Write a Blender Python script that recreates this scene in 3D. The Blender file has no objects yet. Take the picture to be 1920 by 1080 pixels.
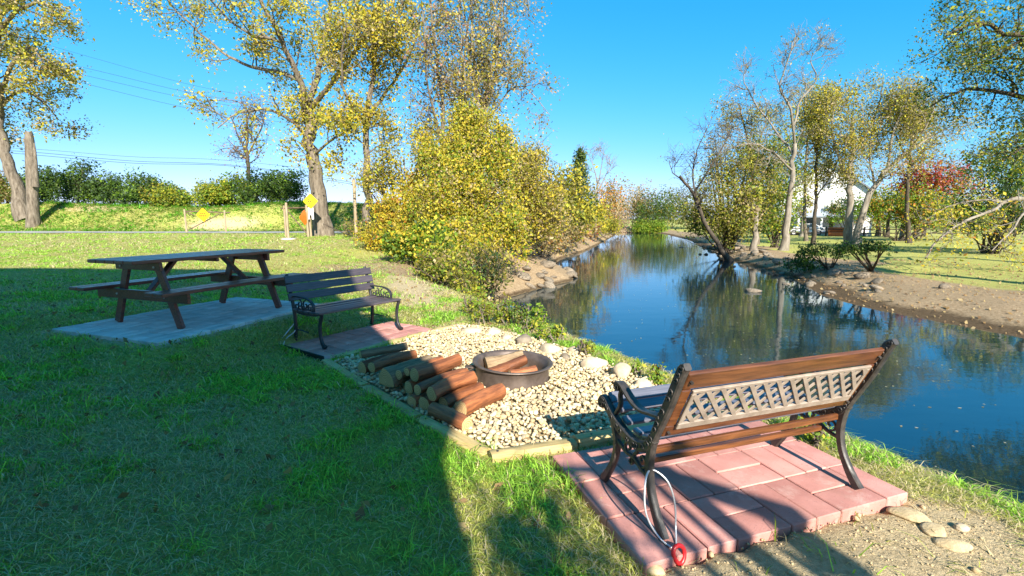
import bpy, bmesh, math
import numpy as np
from mathutils import Vector, Matrix

# ---------------------------------------------------------------- camera, sky, sun, exposure
S = bpy.context.scene
COL = S.collection
R = math.radians
F_PX, HY, EYE = 880.0, 410.0, 1.45          # focal length and horizon row in pixels of the 1920x1080 photograph, eye height in m
PITCH = math.atan((540 - HY) / F_PX)
cam_d = bpy.data.cameras.new('camera')
cam = bpy.data.objects.new('camera', cam_d)
COL.objects.link(cam)
cam.location = (0, 0, EYE)
cam.rotation_euler = (math.pi / 2 - PITCH, 0, 0)
cam_d.sensor_width = 36.0
cam_d.lens = F_PX / 1920 * 36.0
cam_d.clip_start = 0.05
cam_d.clip_end = 3000
S.camera = cam

SUN_AZ = R(163.4)            # clockwise from +Y
SUN_EL = R(31)
sun_dir = Vector((math.sin(SUN_AZ) * math.cos(SUN_EL), math.cos(SUN_AZ) * math.cos(SUN_EL), math.sin(SUN_EL)))
world = bpy.data.worlds.new('World')
S.world = world
world.use_nodes = True
wn, wl = world.node_tree.nodes, world.node_tree.links
wn.clear()
sky = wn.new('ShaderNodeTexSky')
sky.sky_type = 'NISHITA'
sky.sun_disc = False
sky.sun_elevation = SUN_EL
sky.sun_rotation = SUN_AZ
sky.altitude = 300
sky.air_density = 1.0
sky.dust_density = 0.3
sky.ozone_density = 2.5
EXPO = 1.95
sp_ = wn.new('ShaderNodeSeparateColor'); cb0 = wn.new('ShaderNodeCombineColor')       # deeper, clearer blue: one response curve per channel
wl.new(sky.outputs[0], sp_.inputs[0])
def wmath(op, a, b):
    n_ = wn.new('ShaderNodeMath'); n_.operation = op
    for s_, v_ in zip(n_.inputs, (a, b)):
        if isinstance(v_, (int, float)): s_.default_value = v_
        else: wl.new(v_, s_)
    return n_.outputs[0]
for ch, (gain, power, knee, lift) in enumerate(((0.76, 2.15, 0.9, 1.36), (0.765, 0.68, 0.0, 1.0), (1.12, 0.70, 0.0, 1.0))):
    v_ = wmath('MULTIPLY', wmath('POWER', wmath('MULTIPLY', sp_.outputs[ch], 0.15), power), gain)
    v_ = wmath('DIVIDE', wmath('MULTIPLY', v_, lift), wmath('ADD', wmath('MULTIPLY', v_, knee), 1.0))
    wl.new(wmath('MULTIPLY', v_, 1.27 / (0.15 * 2 ** EXPO)), cb0.inputs[ch])
bg = wn.new('ShaderNodeBackground')
bg.inputs['Strength'].default_value = 0.15
wo = wn.new('ShaderNodeOutputWorld')
wl.new(cb0.outputs[0], bg.inputs['Color'])
wl.new(bg.outputs[0], wo.inputs['Surface'])
sun_l = bpy.data.lights.new('sun', 'SUN')
sun_l.energy = 3.1
sun_l.angle = R(0.53)
sun_l.color = (1.0, 0.93, 0.80)
sun = bpy.data.objects.new('sun', sun_l)
COL.objects.link(sun)
sun.location = sun_dir * 60
sun.rotation_euler = sun_dir.to_track_quat('Z', 'Y').to_euler()
S.view_settings.view_transform = 'Standard'
S.view_settings.look = 'None'
S.view_settings.exposure = EXPO
S.view_settings.gamma = 1.0
S.view_settings.use_curve_mapping = False
S.render.engine = 'CYCLES'
S.cycles.max_bounces = 6
S.cycles.diffuse_bounces = 4
S.cycles.glossy_bounces = 3
S.cycles.transmission_bounces = 4
S.cycles.transparent_max_bounces = 4
S.cycles.caustics_reflective = False
S.cycles.caustics_refractive = False

# ---------------------------------------------------------------- pixel -> place
_c, _s = math.cos(PITCH), math.sin(PITCH)
def ray(px, py):
    a, b = (px - 960) / F_PX, -(py - 540) / F_PX
    return np.array([a, _c + b * _s, -_s + b * _c])
def at(px, py, z=0.0):
    """the point at height z that the photograph shows at a pixel"""
    v = ray(px, py)
    return np.array([0, 0, EYE]) + v * ((z - EYE) / v[2])
def atd(px, py, y):
    """the point at distance y along the view that the photograph shows at a pixel"""
    v = ray(px, py)
    return np.array([0, 0, EYE]) + v * (y / v[1])

# ---------------------------------------------------------------- helpers
RNG = np.random.default_rng(7)
def unit(v):
    v = np.asarray(v, float)
    return v / (np.linalg.norm(v) + 1e-12)
def ss(t):
    t = np.clip(t, 0, 1)
    return t * t * (3 - 2 * t)
_ng = np.random.default_rng(99).random((64, 64))
def vnoise(x, y, f=1.0):
    x = np.asarray(x, float) * f + 31.7; y = np.asarray(y, float) * f + 17.3
    xi = np.floor(x).astype(int); yi = np.floor(y).astype(int)
    u, v = x - xi, y - yi
    u = u * u * (3 - 2 * u); v = v * v * (3 - 2 * v)
    g = lambda a, b: _ng[a % 64, b % 64]
    return (g(xi, yi) * (1 - u) + g(xi + 1, yi) * u) * (1 - v) + (g(xi, yi + 1) * (1 - u) + g(xi + 1, yi + 1) * u) * v

def link(name, data, parent=None):
    o = bpy.data.objects.new(name, data)
    COL.objects.link(o)
    if parent is not None:
        o.parent = parent
    return o
def tag(o, label=None, cat=None, group=None, kind=None):
    if label: o['label'] = label
    if cat: o['category'] = cat
    if group: o['group'] = group
    if kind: o['kind'] = kind
    return o
def thing(name, label, cat, loc=(0, 0, 0), rz=0.0, group=None):
    o = link(name, None)
    o.empty_display_size = 0.1
    o.location = loc
    o.rotation_euler = (0, 0, rz)
    return tag(o, label, cat, group)

def mesh_np(name, V, F, mat, colors=None, smooth=False):
    """V (n,3), F (m,k) uniform polygons -> mesh data"""
    V = np.ascontiguousarray(V, dtype=np.float32); F = np.ascontiguousarray(F, dtype=np.int32)
    me = bpy.data.meshes.new(name)
    m, k = F.shape
    me.vertices.add(len(V)); me.vertices.foreach_set('co', V.ravel())
    me.loops.add(m * k); me.loops.foreach_set('vertex_index', F.ravel())
    me.polygons.add(m)
    me.polygons.foreach_set('loop_start', np.arange(0, m * k, k, dtype=np.int32))
    if smooth:
        me.polygons.foreach_set('use_smooth', np.ones(m, dtype=bool))
    me.update(calc_edges=True)
    if colors is not None:
        at_ = me.color_attributes.new('Col', 'FLOAT_COLOR', 'POINT')
        c = np.ones((len(V), 4), dtype=np.float32); c[:, :3] = colors
        at_.data.foreach_set('color', c.ravel())
    me.materials.append(M[mat])
    return me

class MB:
    """collects shapes into one mesh"""
    def __init__(self):
        self.V, self.F, self.n = [], [], 0
    def add(self, V, F):
        V = np.asarray(V, float)
        self.V.append(V)
        for f in F:
            self.F.append([int(i) + self.n for i in f])
        self.n += len(V)
        return self
    def box(self, size, center=(0, 0, 0), rot=None, c=0.004):
        V, F = cbox(*size, c)
        if rot is not None:
            V = V @ np.array(rot).T
        return self.add(V + np.array(center), F)
    def bar(self, a, b, w, h, up=(0, 0, 1), c=0.004):
        """a bar from a to b, w wide, h along 'up'"""
        a, b = np.asarray(a, float), np.asarray(b, float)
        d = b - a; L = np.linalg.norm(d); d = d / L
        s_ = unit(np.cross(d, up)); u = np.cross(s_, d)
        V, F = cbox(L, w, h, c)
        return self.add(V @ np.array([d, s_, u]) + (a + b) / 2, F)
    def tube(self, P, rad, sides=8, caps=True):
        V, Q, caps_ = tube_geo(np.asarray(P, float), np.broadcast_to(rad, (len(P),)), sides)
        self.add(V, list(Q) + (caps_ if caps else []))
        return self
    def ribbon(self, P, w, t, x0=0.0):
        """cast bar in the local y-z plane: path P (n,2), in-plane width w, thickness t along x"""
        P = np.asarray(P, float); n = len(P)
        T = np.gradient(P, axis=0); T /= np.linalg.norm(T, axis=1)[:, None] + 1e-9
        N = np.stack([-T[:, 1], T[:, 0]], 1)
        w = np.broadcast_to(w, (n,))[:, None] / 2
        A, B = P + N * w, P - N * w
        k = 0.25
        rings = []
        for i in range(n):
            q = []
            for (pt, other, sx) in ((A, B, 1), (A, B, -1), (B, A, -1), (B, A, 1)):
                q.append(pt[i])
            a, b = A[i], B[i]; m1 = a + (b - a) * 0.14; m2 = b + (a - b) * 0.14
            h = t / 2; hh = h * 0.62
            rings.append([(x0 + hh, *a), (x0 - hh, *a), (x0 - h, *m1), (x0 - h, *m2), (x0 - hh, *b), (x0 + hh, *b), (x0 + h, *m2), (x0 + h, *m1)])
        V = np.array(rings).reshape(-1, 3)
        F = []
        for i in range(n - 1):
            for j in range(8):
                F.append((i * 8 + j, i * 8 + (j + 1) % 8, (i + 1) * 8 + (j + 1) % 8, (i + 1) * 8 + j))
        F.append(tuple(range(7, -1, -1))); F.append(tuple(range((n - 1) * 8, n * 8)))
        return self.add(V, F)
    def lathe(self, prof, sides=32, center=(0, 0, 0)):
        prof = np.asarray(prof, float); n = len(prof)
        a = np.arange(sides) / sides * 2 * np.pi
        V = np.stack([np.outer(prof[:, 0], np.cos(a)), np.outer(prof[:, 0], np.sin(a)), np.repeat(prof[:, 1:2], sides, 1)], -1).reshape(-1, 3)
        F = []
        for i in range(n - 1):
            for j in range(sides):
                F.append((i * sides + j, i * sides + (j + 1) % sides, (i + 1) * sides + (j + 1) % sides, (i + 1) * sides + j))
        return self.add(V + np.array(center), F)
    def data(self, name, mat, smooth=False):
        me = bpy.data.meshes.new(name)
        me.from_pydata(np.concatenate(self.V).tolist(), [], self.F)
        me.materials.append(M[mat])
        bm = bmesh.new(); bm.from_mesh(me); bmesh.ops.recalc_face_normals(bm, faces=bm.faces); bm.to_mesh(me); bm.free()
        if smooth:
            me.polygons.foreach_set('use_smooth', np.ones(len(me.polygons), dtype=bool))
            if smooth == 'auto':
                me.set_sharp_from_angle(angle=R(42))
        me.update()
        return me
    def build(self, name, mat, parent=None, smooth=False):
        return link(name, self.data(name, mat, smooth), parent)

_cb = {}
def cbox(sx, sy, sz, c):
    key = (round(sx, 4), round(sy, 4), round(sz, 4), c)
    if key in _cb:
        return _cb[key]
    c = min(c, sx * .3, sy * .3, sz * .3)
    a, b, d = sx / 2, sy / 2, sz / 2
    pts = []
    for i in (-1, 1):
        for j in (-1, 1):
            for k in (-1, 1):
                pts += [(i * (a - c), j * (b - c), k * d), (i * (a - c), j * b, k * (d - c)), (i * a, j * (b - c), k * (d - c))]
    bm = bmesh.new()
    vs = [bm.verts.new(p) for p in pts]
    bmesh.ops.convex_hull(bm, input=vs)
    bmesh.ops.dissolve_limit(bm, angle_limit=R(1), verts=bm.verts, edges=bm.edges)
    bm.verts.ensure_lookup_table(); bm.verts.index_update()
    V = np.array([v.co[:] for v in bm.verts]); F = [[v.index for v in f.verts] for f in bm.faces]
    bm.free()
    _cb[key] = (V, F)
    return V, F

def tube_geo(P, rad, sides):
    n = len(P)
    T = np.gradient(P, axis=0); T /= np.linalg.norm(T, axis=1)[:, None] + 1e-9
    ref = np.array([0.31, 0.17, 0.93]) if abs(T[0, 2]) < 0.8 else np.array([0.95, 0.2, 0.1])
    A = np.cross(T, ref); A /= np.linalg.norm(A, axis=1)[:, None] + 1e-9
    B = np.cross(T, A)
    a = np.arange(sides) / sides * 2 * np.pi
    V = P[:, None, :] + rad[:, None, None] * (np.cos(a)[None, :, None] * A[:, None, :] + np.sin(a)[None, :, None] * B[:, None, :])
    i = np.arange(n - 1)[:, None] * sides; j = np.arange(sides)[None, :]; j2 = (j + 1) % sides
    Q = np.stack([i + j, i + j2, i + sides + j2, i + sides + j], -1).reshape(-1, 4)
    return V.reshape(-1, 3), Q, [list(range(sides))[::-1], list(range((n - 1) * sides, n * sides))]

def smooth_path(P, n=24):
    """Catmull-Rom through the points"""
    P = np.asarray(P, float)
    Q = np.vstack([2 * P[0] - P[1], P, 2 * P[-1] - P[-2]])
    out = []
    m = len(P) - 1
    for t in np.linspace(0, m - 1e-6, n):
        i = int(t); u = t - i
        p0, p1, p2, p3 = Q[i], Q[i + 1], Q[i + 2], Q[i + 3]
        out.append(0.5 * ((2 * p1) + (-p0 + p2) * u + (2 * p0 - 5 * p1 + 4 * p2 - p3) * u * u + (-p0 + 3 * p1 - 3 * p2 + p3) * u ** 3))
    return np.array(out)

# ---------------------------------------------------------------- materials
M = {}
def new_mat(name):
    m = bpy.data.materials.new(name); m.use_nodes = True
    nt = m.node_tree; nt.nodes.clear()
    out = nt.nodes.new('ShaderNodeOutputMaterial')
    M[name] = m
    return m, nt, out
class NT:
    def __init__(self, nt): self.nt = nt
    def n(self, typ, **kw):
        node = self.nt.nodes.new(typ)
        for k, v in kw.items():
            if k.startswith('_'): setattr(node, k[1:], v)
        return node
    def l(self, a, b): self.nt.links.new(a, b)
    def coord(self, out='Object'):
        return self.n('ShaderNodeTexCoord').outputs[out]
    def noise(self, scale, detail=4, rough=0.55, vec=None, stretch=None):
        t = self.n('ShaderNodeTexNoise')
        t.inputs['Scale'].default_value = scale; t.inputs['Detail'].default_value = detail; t.inputs['Roughness'].default_value = rough
        v = vec if vec is not None else self.coord()
        if stretch is not None:
            mp = self.n('ShaderNodeMapping'); mp.inputs['Scale'].default_value = stretch
            self.l(v, mp.inputs['Vector']); v = mp.outputs[0]
        self.l(v, t.inputs['Vector'])
        return t.outputs[0]
    def ramp(self, fac, stops):
        r = self.n('ShaderNodeValToRGB')
        e = r.color_ramp.elements
        while len(e) < len(stops): e.new(0.5)
        for el, (p, c) in zip(e, stops):
            el.position = p; el.color = (*c, 1) if len(c) == 3 else c
        self.l(fac, r.inputs[0])
        return r.outputs[0]
    def mix(self, fac, a, b, mode='MIX'):
        m = self.n('ShaderNodeMix', _data_type='RGBA', _blend_type=mode)
        for s, v in ((m.inputs[0], fac), (m.inputs[6], a), (m.inputs[7], b)):
            if isinstance(v, (int, float)): s.default_value = v
            elif isinstance(v, tuple): s.default_value = (*v, 1)
            else: self.l(v, s)
        return m.outputs[2]
    def math(self, op, a, b=0.5):
        m = self.n('ShaderNodeMath', _operation=op)
        for s, v in ((m.inputs[0], a), (m.inputs[1], b)):
            if isinstance(v, (int, float)): s.default_value = v
            else: self.l(v, s)
        return m.outputs[0]
    def bump(self, h, strength=0.5, dist=0.01):
        b = self.n('ShaderNodeBump'); b.inputs['Strength'].default_value = strength; b.inputs['Distance'].default_value = dist
        self.l(h, b.inputs['Height'])
        return b.outputs[0]
    def rand(self):
        return self.n('ShaderNodeObjectInfo').outputs['Random']
def pbr(name, color, rough=0.6, spec=0.5, metal=0.0, bump=None, coat=0.0, extra=None):
    """color: tuple, or function(NT)->socket; bump: function(NT)->normal socket"""
    m, nt, out = new_mat(name); q = NT(nt)
    p = q.n('ShaderNodeBsdfPrincipled')
    if callable(color): q.l(color(q), p.inputs['Base Color'])
    else: p.inputs['Base Color'].default_value = (*color, 1)
    if callable(rough): q.l(rough(q), p.inputs['Roughness'])
    else: p.inputs['Roughness'].default_value = rough
    p.inputs['Specular IOR Level'].default_value = spec
    p.inputs['Metallic'].default_value = metal
    p.inputs['Coat Weight'].default_value = coat
    p.inputs['Coat Roughness'].default_value = 0.25
    if bump: q.l(bump(q), p.inputs['Normal'])
    q.l(p.outputs[0], out.inputs['Surface'])
    return m

def noisy(c1, c2, scale, detail=5, stretch=None, lo=0.3, hi=0.7, var=0.0):
    def f(q):
        col = q.ramp(q.noise(scale, detail, 0.6, stretch=stretch), [(lo, c1), (hi, c2)])
        if var:
            v = q.math('MULTIPLY_ADD', q.rand(), var); q.nt.nodes[-1].inputs[2].default_value = 1 - var / 2
            hsv = q.n('ShaderNodeHueSaturation'); q.l(v, hsv.inputs['Value']); q.l(col, hsv.inputs['Color'])
            col = hsv.outputs[0]
        return col
    return f
def nb(scale, strength=0.4, dist=0.005, detail=5, stretch=None):
    return lambda q: q.bump(q.noise(scale, detail, 0.6, stretch=stretch), strength, dist)

pbr('table_wood', noisy((0.07, 0.018, 0.012), (0.32, 0.075, 0.038), 9, 6, (0.6, 9, 9), var=0.35), rough=lambda q: q.ramp(q.noise(14), [(0.3, (0.30,) * 3), (0.7, (0.5,) * 3)]), spec=0.55, bump=nb(16, 0.25, 0.003, stretch=(0.5, 8, 8)), coat=0.25)
pbr('bench_wood', noisy((0.05, 0.016, 0.006), (0.21, 0.075, 0.024), 10, 7, (0.5, 8, 8), var=0.25), rough=0.38, bump=nb(18, 0.3, 0.003, stretch=(0.5, 9, 9)), coat=0.2)
pbr('seat_wood', noisy((0.07, 0.075, 0.10), (0.16, 0.16, 0.20), 10, 7, (0.5, 8, 8), var=0.25), rough=0.3, bump=nb(18, 0.25, 0.002, stretch=(0.5, 9, 9)), coat=0.5)
pbr('dark_slat', noisy((0.04, 0.035, 0.045), (0.11, 0.085, 0.095), 9, 6, (0.5, 8, 8), var=0.3), rough=0.42, bump=nb(18, 0.25, 0.002, stretch=(0.5, 9, 9)), coat=0.2)
pbr('iron', noisy((0.022, 0.020, 0.019), (0.07, 0.058, 0.05), 30, 5), rough=lambda q: q.ramp(q.noise(25), [(0.3, (0.34,) * 3), (0.7, (0.62,) * 3)]), spec=0.6, bump=nb(160, 0.35, 0.002))
pbr('iron_dark', noisy((0.012, 0.013, 0.016), (0.04, 0.038, 0.04), 30, 5), rough=0.5, spec=0.5, bump=nb(160, 0.3, 0.002))
pbr('lattice', noisy((0.20, 0.155, 0.12), (0.36, 0.29, 0.235), 14, 5), rough=0.6, bump=nb(90, 0.2, 0.001))
def paver_col(q):
    base = noisy((0.38, 0.16, 0.135), (0.64, 0.31, 0.265), 3.5, 10, lo=.25, hi=.75, var=0.42)(q)
    pos = q.n('ShaderNodeNewGeometry').outputs['Position']
    bloom = q.ramp(q.noise(5.5, 9, 0.7, vec=pos), [(0.56, (0, 0, 0)), (0.74, (0.55, 0.55, 0.55))])
    c = q.mix(bloom, base, (0.66, 0.50, 0.44))
    dirt = q.ramp(q.noise(2.3, 9, 0.75, vec=pos), [(0.55, (0, 0, 0)), (0.78, (0.5, 0.5, 0.5))])
    c = q.mix(dirt, c, (0.24, 0.17, 0.11))
    speck = q.ramp(q.noise(70, 3, 0.7, vec=pos), [(0.62, (0, 0, 0)), (0.70, (0.6, 0.6, 0.6))])
    return q.mix(speck, c, (0.20, 0.10, 0.08))
pbr('red_paver', paver_col, rough=0.88, spec=0.2, bump=nb(150, 0.8, 0.003, 8))
pbr('grey_paver', noisy((0.42, 0.42, 0.42), (0.70, 0.68, 0.66), 4, 9, var=0.25), rough=0.8, spec=0.3, bump=nb(200, 0.4, 0.002))
pbr('edge_plastic', (0.01, 0.011, 0.013), rough=0.5)
pbr('timber', noisy((0.34, 0.23, 0.09), (0.58, 0.45, 0.21), 7, 7, (0.6, 7, 7), var=0.2), rough=0.75, spec=0.3, bump=nb(20, 0.5, 0.004, stretch=(0.5, 8, 8)))
pbr('sand', noisy((0.26, 0.19, 0.10), (0.42, 0.32, 0.18), 12, 8), rough=0.95, spec=0.1, bump=nb(60, 0.7, 0.01))
pbr('steel', noisy((0.07, 0.05, 0.042), (0.17, 0.13, 0.11), 9, 8), rough=lambda q: q.ramp(q.noise(8), [(0.3, (0.38,) * 3), (0.7, (0.65,) * 3)]), metal=0.35, spec=0.5, bump=nb(90, 0.25, 0.001))
pbr('log_bark', noisy((0.080, 0.027, 0.014), (0.42, 0.145, 0.05), 7, 10, (0.5, 5, 5), var=0.7), rough=0.5, spec=0.45, bump=nb(26, 1.0, 0.010, 8, stretch=(0.4, 3.5, 3.5)))
pbr('log_grey', noisy((0.12, 0.075, 0.04), (0.36, 0.26, 0.16), 7, 8, (0.6, 6, 6), var=0.3), rough=0.85, spec=0.2, bump=nb(20, 1.0, 0.012, stretch=(0.5, 5, 5)))
def rings(q):
    w = q.n('ShaderNodeTexWave', _wave_type='RINGS', _rings_direction='X')
    w.inputs['Scale'].default_value = 22; w.inputs['Distortion'].default_value = 2.5; w.inputs['Detail'].default_value = 3
    q.l(q.coord(), w.inputs['Vector'])
    c = q.ramp(w.outputs[1], [(0.2, (0.46, 0.29, 0.12)), (0.8, (0.72, 0.52, 0.28))])
    return q.mix(q.math('MULTIPLY', q.noise(9), 0.5), c, (0.30, 0.15, 0.05))
pbr('log_end', rings, rough=0.8, spec=0.2, bump=nb(60, 0.5, 0.003))
pbr('red_plastic', (0.55, 0.018, 0.022), rough=0.35)
pbr('cable', (0.62, 0.62, 0.64), rough=0.35, metal=0.4)
pbr('post_wood', noisy((0.22, 0.16, 0.10), (0.42, 0.33, 0.22), 4, 6, (6, 6, 0.6)), rough=0.85, spec=0.2, bump=nb(14, 0.5, 0.01, stretch=(5, 5, 0.5)))
pbr('gate_pipe', noisy((0.07, 0.04, 0.025), (0.18, 0.11, 0.07), 5), rough=0.7)
pbr('sign_yellow', noisy((0.72, 0.54, 0.0), (0.86, 0.68, 0.01), 4), rough=0.5)
pbr('sign_orange', noisy((0.80, 0.32, 0.0), (0.90, 0.44, 0.01), 4), rough=0.5)
pbr('sign_red', (0.72, 0.16, 0.01), rough=0.5)
pbr('sign_mark', (0.14, 0.09, 0.01), rough=0.6)
pbr('sign_white', (0.75, 0.74, 0.74), rough=0.5)
pbr('concrete', noisy((0.4, 0.38, 0.34), (0.55, 0.53, 0.48), 6), rough=0.9)
pbr('asphalt', noisy((0.26, 0.25, 0.23), (0.36, 0.35, 0.32), 3, 8), rough=0.9)
pbr('wire', (0.02, 0.02, 0.025), rough=0.5)
pbr('siding', lambda q: q.mix(q.noise(0.6), (0.80, 0.79, 0.77), (0.74, 0.73, 0.71)), rough=0.6)
pbr('house_roof', noisy((0.16, 0.17, 0.19), (0.24, 0.25, 0.27), 3), rough=0.8)
pbr('porch_roof', noisy((0.30, 0.34, 0.40), (0.38, 0.42, 0.48), 3), rough=0.45)
pbr('glass_dark', (0.16, 0.18, 0.21), rough=0.08, spec=0.8)
pbr('trim', (0.78, 0.78, 0.76), rough=0.5)
pbr('orange_cloth', noisy((0.55, 0.12, 0.03), (0.70, 0.2, 0.06), 5), rough=0.8)
pbr('car_white', (0.78, 0.79, 0.8), rough=0.2, coat=0.6)
pbr('tyre', (0.02, 0.02, 0.02), rough=0.8)
pbr('deck_wood', noisy((0.22, 0.15, 0.10), (0.36, 0.27, 0.18), 4, 5, (1, 8, 8)), rough=0.8)
pbr('bark', noisy((0.075, 0.058, 0.042), (0.27, 0.225, 0.175), 2.2, 9, (3.5, 3.5, 0.7)), rough=0.95, spec=0.1, bump=nb(6, 1.0, 0.05, 8, (4, 4, 0.6)))
pbr('bark_pale', noisy((0.13, 0.105, 0.08), (0.34, 0.30, 0.245), 2.0, 9, (3, 3, 0.8)), rough=0.95, spec=0.1, bump=nb(6, 0.8, 0.04, 8, (4, 4, 0.6)))
pbr('bark_dark', noisy((0.045, 0.036, 0.028), (0.13, 0.105, 0.08), 2.2, 9, (3.5, 3.5, 0.7)), rough=0.95, spec=0.1, bump=nb(6, 1.0, 0.05, 8, (4, 4, 0.6)))

def attr_mat(name, rough=0.7, spec=0.3, trans=0.0, bump=None, mul=None, transmul=(1.15, 1.2, 0.5)):
    m, nt, out = new_mat(name); q = NT(nt)
    a = q.n('ShaderNodeVertexColor'); a.layer_name = 'Col'
    col = a.outputs[0]
    if mul: col = mul(q, col)
    p = q.n('ShaderNodeBsdfPrincipled')
    q.l(col, p.inputs['Base Color'])
    p.inputs['Roughness'].default_value = rough; p.inputs['Specular IOR Level'].default_value = spec
    if bump: q.l(bump(q), p.inputs['Normal'])
    if trans:
        t = q.n('ShaderNodeBsdfTranslucent')
        q.l(q.mix(1.0, col, transmul, 'MULTIPLY'), t.inputs[0])
        mx = q.n('ShaderNodeMixShader'); mx.inputs[0].default_value = trans
        q.l(p.outputs[0], mx.inputs[1]); q.l(t.outputs[0], mx.inputs[2])
        q.l(mx.outputs[0], out.inputs['Surface'])
    else:
        q.l(p.outputs[0], out.inputs['Surface'])
    return m
attr_mat('leaf', 0.55, 0.35, 0.42)
attr_mat('grass', 0.6, 0.25, 0.42)
attr_mat('pebble', 0.8, 0.25, 0, bump=nb(70, 0.4, 0.003), mul=lambda q, c: q.mix(q.math('MULTIPLY', q.noise(45, 5), 0.55), c, (0.30, 0.22, 0.12)))
pbr('boulder', noisy((0.34, 0.25, 0.16), (0.62, 0.52, 0.37), 7, 8, var=0.25), rough=0.85, spec=0.25, bump=nb(30, 0.7, 0.012, 8))
pbr('boulder_grey', noisy((0.10, 0.08, 0.06), (0.33, 0.27, 0.20), 5, 8, var=0.35), rough=0.9, spec=0.2, bump=nb(20, 0.8, 0.02, 8))
pbr('clod', noisy((0.36, 0.27, 0.15), (0.56, 0.44, 0.27), 20, 8), rough=0.95, spec=0.1, bump=nb(80, 0.8, 0.006))

def ground_mat():
    m, nt, out = new_mat('ground'); q = NT(nt)
    a = q.n('ShaderNodeVertexColor'); a.layer_name = 'Col'
    sep = q.n('ShaderNodeSeparateColor'); q.l(a.outputs[0], sep.inputs[0])
    pos = q.n('ShaderNodeNewGeometry').outputs['Position']
    big = q.noise(0.35, 6, 0.6, vec=pos)
    mid = q.noise(2.6, 6, 0.65, vec=pos)
    fine = q.noise(26, 6, 0.7, vec=pos)
    green = q.ramp(fine, [(0.25, (0.20, 0.23, 0.045)), (0.5, (0.36, 0.385, 0.085)), (0.75, (0.50, 0.50, 0.15))])
    dry = q.ramp(fine, [(0.25, (0.24, 0.215, 0.06)), (0.75, (0.48, 0.43, 0.17))])
    gmix = q.math('ADD', q.math('MULTIPLY', sep.outputs[1], 0.9), q.math('MULTIPLY', q.math('SUBTRACT', mid, 0.45), 1.6))
    cl = q.n('ShaderNodeClamp'); q.l(gmix, cl.inputs[0])
    lawn = q.mix(cl.outputs[0], green, dry)
    soil = q.ramp(q.noise(38, 8, 0.75, vec=pos), [(0.25, (0.31, 0.225, 0.12)), (0.5, (0.53, 0.41, 0.24)), (0.75, (0.66, 0.54, 0.34))])
    leafy = q.ramp(q.noise(14, 8, 0.8, vec=pos), [(0.3, (0.13, 0.09, 0.05)), (0.5, (0.33, 0.235, 0.14)), (0.72, (0.52, 0.40, 0.26))])
    def mask(s):
        v = q.math('MULTIPLY_ADD', q.math('SUBTRACT', fine, 0.5), 0.9); nt.nodes[-1].inputs[2].default_value = 0
        return q.ramp(q.math('ADD', s, v), [(0.38, (0, 0, 0)), (0.62, (1, 1, 1))])
    c = q.mix(mask(sep.outputs[0]), lawn, soil)
    c = q.mix(mask(sep.outputs[2]), c, leafy)
    sz = q.n('ShaderNodeSeparateXYZ'); q.l(pos, sz.inputs[0])
    wet = q.ramp(q.math('ADD', q.math('MULTIPLY', q.math('ADD', sz.outputs[2], 1.1), 4.0), q.math('MULTIPLY', q.math('SUBTRACT', mid, 0.5), 0.5)), [(0.25, (0.32, 0.30, 0.28)), (0.5, (1, 1, 1))])
    c = q.mix(1.0, c, wet, 'MULTIPLY')
    p = q.n('ShaderNodeBsdfPrincipled'); q.l(c, p.inputs['Base Color'])
    p.inputs['Roughness'].default_value = 0.95; p.inputs['Specular IOR Level'].default_value = 0.1
    hh = q.math('ADD', fine, q.math('MULTIPLY', q.noise(90, 5, 0.7, vec=pos), 0.6))
    q.l(q.bump(hh, 0.9, 0.03), p.inputs['Normal'])
    q.l(p.outputs[0], out.inputs['Surface'])
ground_mat()

def water_mat():
    m, nt, out = new_mat('water'); q = NT(nt)
    pos = q.n('ShaderNodeNewGeometry').outputs['Position']
    n1 = q.noise(1.3, 3, 0.5, vec=pos, stretch=(1.0, 1.9, 1))
    n2 = q.noise(9.0, 3, 0.55, vec=pos, stretch=(1.0, 1.7, 1))
    n3 = q.noise(0.25, 2, 0.5, vec=pos)
    h = q.math('ADD', n1, q.math('MULTIPLY', n2, 0.13))
    h = q.math('MULTIPLY', h, q.math('ADD', q.math('MULTIPLY', n3, 1.2), 0.1))
    p = q.n('ShaderNodeBsdfPrincipled')
    q.l(q.ramp(q.noise(0.5, 5, vec=pos), [(0.35, (0.003, 0.016, 0.026)), (0.7, (0.007, 0.024, 0.030))]), p.inputs['Base Color'])
    p.inputs['Roughness'].default_value = 0.02
    p.inputs['IOR'].default_value = 1.7
    p.inputs['Specular IOR Level'].default_value = 0.95
    p.inputs['Specular Tint'].default_value = (0.40, 0.78, 1.0, 1)
    q.l(q.bump(h, 0.09, 0.06), p.inputs['Normal'])
    q.l(p.outputs[0], out.inputs['Surface'])
water_mat()
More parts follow.
